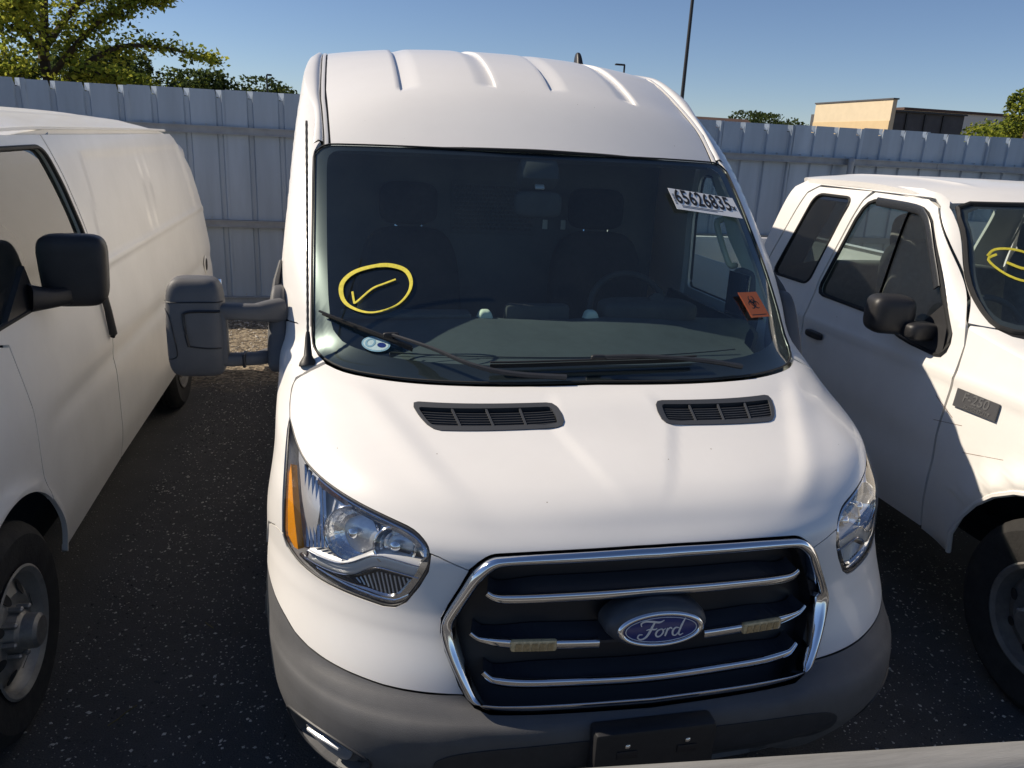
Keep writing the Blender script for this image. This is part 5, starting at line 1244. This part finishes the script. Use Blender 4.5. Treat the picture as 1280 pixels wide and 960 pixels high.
# ------------------------------------------------------------------ trees
def leaves(pts, size, rnd, mats_n, spread=.9):
    """leaf blades: a bent quad each"""
    vs = []; fs = []; mi = []
    for (p, k) in pts:
        s = size*rnd.uniform(.6, 1.3); d = Vector((rnd.gauss(0, 1), rnd.gauss(0, 1), rnd.gauss(-.15, .6))).normalized(); w = d.cross(Vector((rnd.gauss(0, 1), rnd.gauss(0, 1), rnd.gauss(0, 1)))).normalized(); nrm = d.cross(w)
        b = len(vs); p = Vector(p)
        vs += [p-d*s*.5, p+w*s*.32+nrm*s*.08, p+d*s*.55, p-w*s*.32+nrm*s*.08]; fs += [[b, b+1, b+2], [b, b+2, b+3]]; mi += [k, k]
    return vs, fs, mi
def leafmesh(name, pts, size, rnd, mats):
    vs, fs, mi = leaves(pts, size, rnd, len(mats)); me = bpy.data.meshes.new(name); me.from_pydata([tuple(v) for v in vs], [], fs)
    for m in mats: me.materials.append(MATS[m])
    me.polygons.foreach_set('material_index', mi); me.update(); return me
def big_tree():
    rnd = random.Random(21); bx, by = -5.75, 14.2
    r = root('tree', (bx, by, 0), 'leafy yellow-green tree with long side branches behind the fence', 'tree')
    tr = tube('trunk', [(bx, by, -.1), (bx+.05, by, 1.5), (bx-.05, by, 3.0), (bx+.1, by+.1, 4.6), (bx, by, 6.4)], [.13, .11, .09, .07, .03], 'bark', r, 10)
    limbs = [[(bx, by, 2.5), (bx+1.1, by-.3, 3.2), (bx+2.0, by-.5, 3.28), (bx+2.85, by-.6, 3.1)],
             [(bx, by, 2.7), (bx+.9, by-.4, 3.55), (bx+1.6, by-.6, 3.95), (bx+2.1, by-.7, 4.05)],
             [(bx, by, 2.2), (bx+.6, by-.6, 2.75), (bx+1.3, by-.9, 2.75), (bx+1.75, by-1., 2.65)],
             [(bx, by, 2.4), (bx-.8, by-.5, 3.0), (bx-1.6, by-.7, 3.3), (bx-2.4, by-.6, 3.5)],
             [(bx, by, 2.0), (bx-.4, by-.8, 2.6), (bx-.9, by-1.3, 2.8), (bx-1.3, by-1.6, 2.75)],
             [(bx, by, 3.2), (bx+.5, by+.4, 4.0), (bx+1.1, by+.6, 4.6), (bx+1.5, by+.7, 5.1)],
             [(bx, by, 3.4), (bx-.6, by-.2, 4.2), (bx-1.3, by-.3, 4.7), (bx-1.9, by-.3, 5.0)],
             [(bx, by, 4.0), (bx+.5, by-.4, 4.7), (bx+.9, by-.7, 5.2), (bx+1.2, by-.9, 5.6)],
             [(bx, by, 3.0), (bx-.1, by-.9, 3.5), (bx+.1, by-1.5, 3.7), (bx+.3, by-2., 3.7)],
             [(bx, by, 4.6), (bx-.4, by+.3, 5.3), (bx-.7, by+.4, 5.9), (bx-.8, by+.4, 6.4)]]
    pts = []
    for li, L in enumerate(limbs):
        sp = spline(L, 6); n = len(sp); tube('limb', sp, [.055*(1-i/n)+.008 for i in range(n)], 'bark', tr, 6)
        for i in range(3, n):
            t = i/n
            for _ in range(5 if li not in (0, 1) else 4):
                d = Vector((rnd.gauss(0, 1), rnd.gauss(0, 1), rnd.gauss(.05, .65))).normalized(); Lb = rnd.uniform(.25, .75)*(1.15-.75*t)
                if li in (0, 1, 2): Lb *= .5
                tip = Vector(sp[i])+d*Lb+Vector((0, 0, -.10*Lb))
                tube('twig', [sp[i], (Vector(sp[i])+tip)/2+Vector((0, 0, .03)), tip], [.010, .006, .003], 'bark', tr, 4) if rnd.random() < .5 else None
                for _k in range(16 if li in (0, 2) else 30):
                    q = Vector(sp[i]).lerp(tip, rnd.random()**.6)+Vector((rnd.gauss(0, .085), rnd.gauss(0, .085), rnd.gauss(0, .065)))
                    pts.append((q, rnd.choices((0, 1, 2), (.5, .4, .1))[0]))
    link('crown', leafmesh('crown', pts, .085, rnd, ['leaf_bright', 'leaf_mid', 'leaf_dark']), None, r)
big_tree()
def far_tree_mesh(seed, w, h, n, size, mats, lobes=9, low=.25):
    """crown of leaf clumps in uneven lobes; base at the origin, height h"""
    rnd = random.Random(seed); pts = []
    L = [(rnd.uniform(-.6, .6)*w, rnd.uniform(-.6, .6)*w, h*rnd.uniform(low+.1, .82), rnd.uniform(.28, .48)*w) for _ in range(lobes)]+[(0, 0, h*.72, .42*w)]
    for _ in range(n):
        x, y, z, q = rnd.choice(L); d = Vector((rnd.gauss(0, 1), rnd.gauss(0, 1), rnd.gauss(0, .8))).normalized()*q*rnd.uniform(.35, 1.0)**.5
        p = Vector((x, y, z))+d
        if p.z > h: p.z = h-rnd.random()*.3
        if p.z < .1: continue
        pts.append((p, rnd.choices(range(len(mats)), [3, 2, 1][:len(mats)])[0]))
    return leafmesh('crown', pts, size, rnd, mats)
def far_trunk_mesh(h):
    o = tube('trunk_tmp', [(0, 0, -.1), (.1, 0, h*.3), (0, .1, h*.7)], [.03*h, .024*h, .008*h], 'bark', None, 7); me = o.data; bpy.data.objects.remove(o); return me
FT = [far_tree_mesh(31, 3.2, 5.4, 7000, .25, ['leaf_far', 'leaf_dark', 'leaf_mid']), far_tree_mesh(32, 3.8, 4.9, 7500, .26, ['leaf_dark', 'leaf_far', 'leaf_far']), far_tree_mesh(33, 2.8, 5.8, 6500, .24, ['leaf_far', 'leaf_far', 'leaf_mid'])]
TK = far_trunk_mesh(5)
def put_tree(me, x, y, s, rz, label, group=None, tk=TK, z=0, name='tree'):
    r = root(name, (x, y, z), label, 'tree', group, rz); r.scale = (s, s, s)
    for nm, d in (('crown', me), ('trunk', tk)):
        o = bpy.data.objects.new(nm, d); COL.objects.link(o); o.parent = r
    return r
rnd = random.Random(5)
LB = 'dark green tree in the distant tree line behind the left fence'
for i, (x, y, s) in enumerate(((-24, 58, 1.08), (-19.5, 60, 1.12), (-15.6, 57, 1.02), (-12.2, 59, 1.0), (-9.4, 61, .96), (-30, 62, 1.1), (-6.6, 63, .84), (-4.2, 66, .86), (-1.4, 64, .84), (1.4, 68, .9))):
    put_tree(FT[i % 3], x, y, s*(1.12+.1*rnd.random()), rnd.uniform(0, 6), LB, 'distant tree line')
put_tree(FT[1], 39.5, 72, 1.22, 1.0, 'round dark tree beyond the low brown roof')
put_tree(FT[0], 44.2, 76, 1.0, 2.4, 'smaller dark tree between the round tree and the beige building')
near = far_tree_mesh(41, 2.6, 4.5, 5200, .20, ['leaf_mid', 'leaf_bright', 'leaf_dark'], 11)
put_tree(near, 37.0, 41, 1.10, .3, 'bushy sunlit tree in front of the long dark wall')
put_tree(near, 41.4, 43, 1.22, 2.3, 'dense sunlit tree beside the bushy one in front of the dark wall')
tall = far_tree_mesh(42, 1.8, 6.1, 3200, .17, ['leaf_mid', 'leaf_dark', 'leaf_bright'], 8, .4)
put_tree(tall, 30.6, 31, 1.05, 1.1, 'tall open tree rising above the bushy trees on the right')
sparse = far_tree_mesh(43, 1.1, 4.25, 420, .16, ['leaf_dry', 'leaf_mid', 'leaf_dry'], 6, .55)
put_tree(sparse, 27.4, 41, 1.0, 0, 'small sparse yellowish tree in front of the beige wall')

# ------------------------------------------------------------------ buildings
def bldg():
    r = root('warehouse', (50, 66, 0), 'warehouse with a tall beige parapet wall and a long dark side', 'building')
    box('wall', (48.2, 66, 3.05), (7.4, 11.8, 6.1), 'dark_wall', r, 0)
    bw = boxes('parapet_wall', [((44.42, 65.2, 3.5), (.4, 11.4, 7.0))], 'beige_wall', r)
    boxes('wall_band', [((44.20, 65.2, 4.75), (.05, 11.4, 1.15))], 'beige_band', bw)
    boxes('coping', [((44.42, 65.2, 7.06), (.56, 11.6, .12))], 'dark_wall', bw)
    for x in (46.2, 48.0, 49.8): boxes('downpipe', [((x, 60.02, 3.0), (.14, .12, 6.0))], 'pole_black', r)
    boxes('roof_edge', [((48.3, 60.0, 6.16), (7.4, .3, .14))], 'pole_black', r)
    r = root('store_building', (76, 92, 0), 'pale flat-roofed building far behind the bushy trees', 'building')
    boxes('wall', [((78, 94, 4.1), (22, 12, 8.2))], 'pale_wall', r); boxes('roof', [((78, 94, 8.35), (22.5, 12.5, .3))], 'brown_roof', r)
    r = root('house', (31, 64, 0), 'low building with a brown pitched roof behind the fence', 'building')
    boxes('wall', [((31, 66, 1.7), (8.4, 6, 3.4))], 'pale_wall', r)
    vs = [(26.5, 62.6, 3.3), (35.5, 62.6, 3.3), (35.5, 69.4, 3.3), (26.5, 69.4, 3.3), (27.2, 66, 5.0), (34.6, 66, 5.0)]
    mk('roof', vs, [[0, 1, 5, 4], [2, 3, 4, 5], [1, 2, 5], [3, 0, 4], [0, 3, 2, 1]], 'brown_roof', r, False)
bldg()
# ------------------------------------------------------------------ lamp posts
def lamp(x, y, h, rad, label, arm=None, nm='lamp_post'):
    r = root(nm, (x, y, 0), label, 'lamp post')
    tube('pole', [(x, y, -.1), (x, y, h)], [rad*1.2, rad*.8], 'pole_black', r, 10)
    if arm: box('lamp_head', (x+arm*.5, y, h), (abs(arm), .3, .12), 'pole_black', r, .03)
    else: box('lamp_head', (x, y, h+.1), (1.1, .35, .15), 'pole_black', r, .03)
lamp(10.62, 25, 9.5, .062, 'tall slim black pole rising behind the roof of the cargo van')
lamp(20.6, 60, 8.15, .09, 'distant black lamp post with one arm beside the van roof', -.75)
lamp(-12.0, 30, 5.25, .07, 'dark lamp post with a short arm beside the leafy tree', -.7)
lamp(-6.0, 60, 5.75, .07, 'small distant lamp post above the tree line', .35)
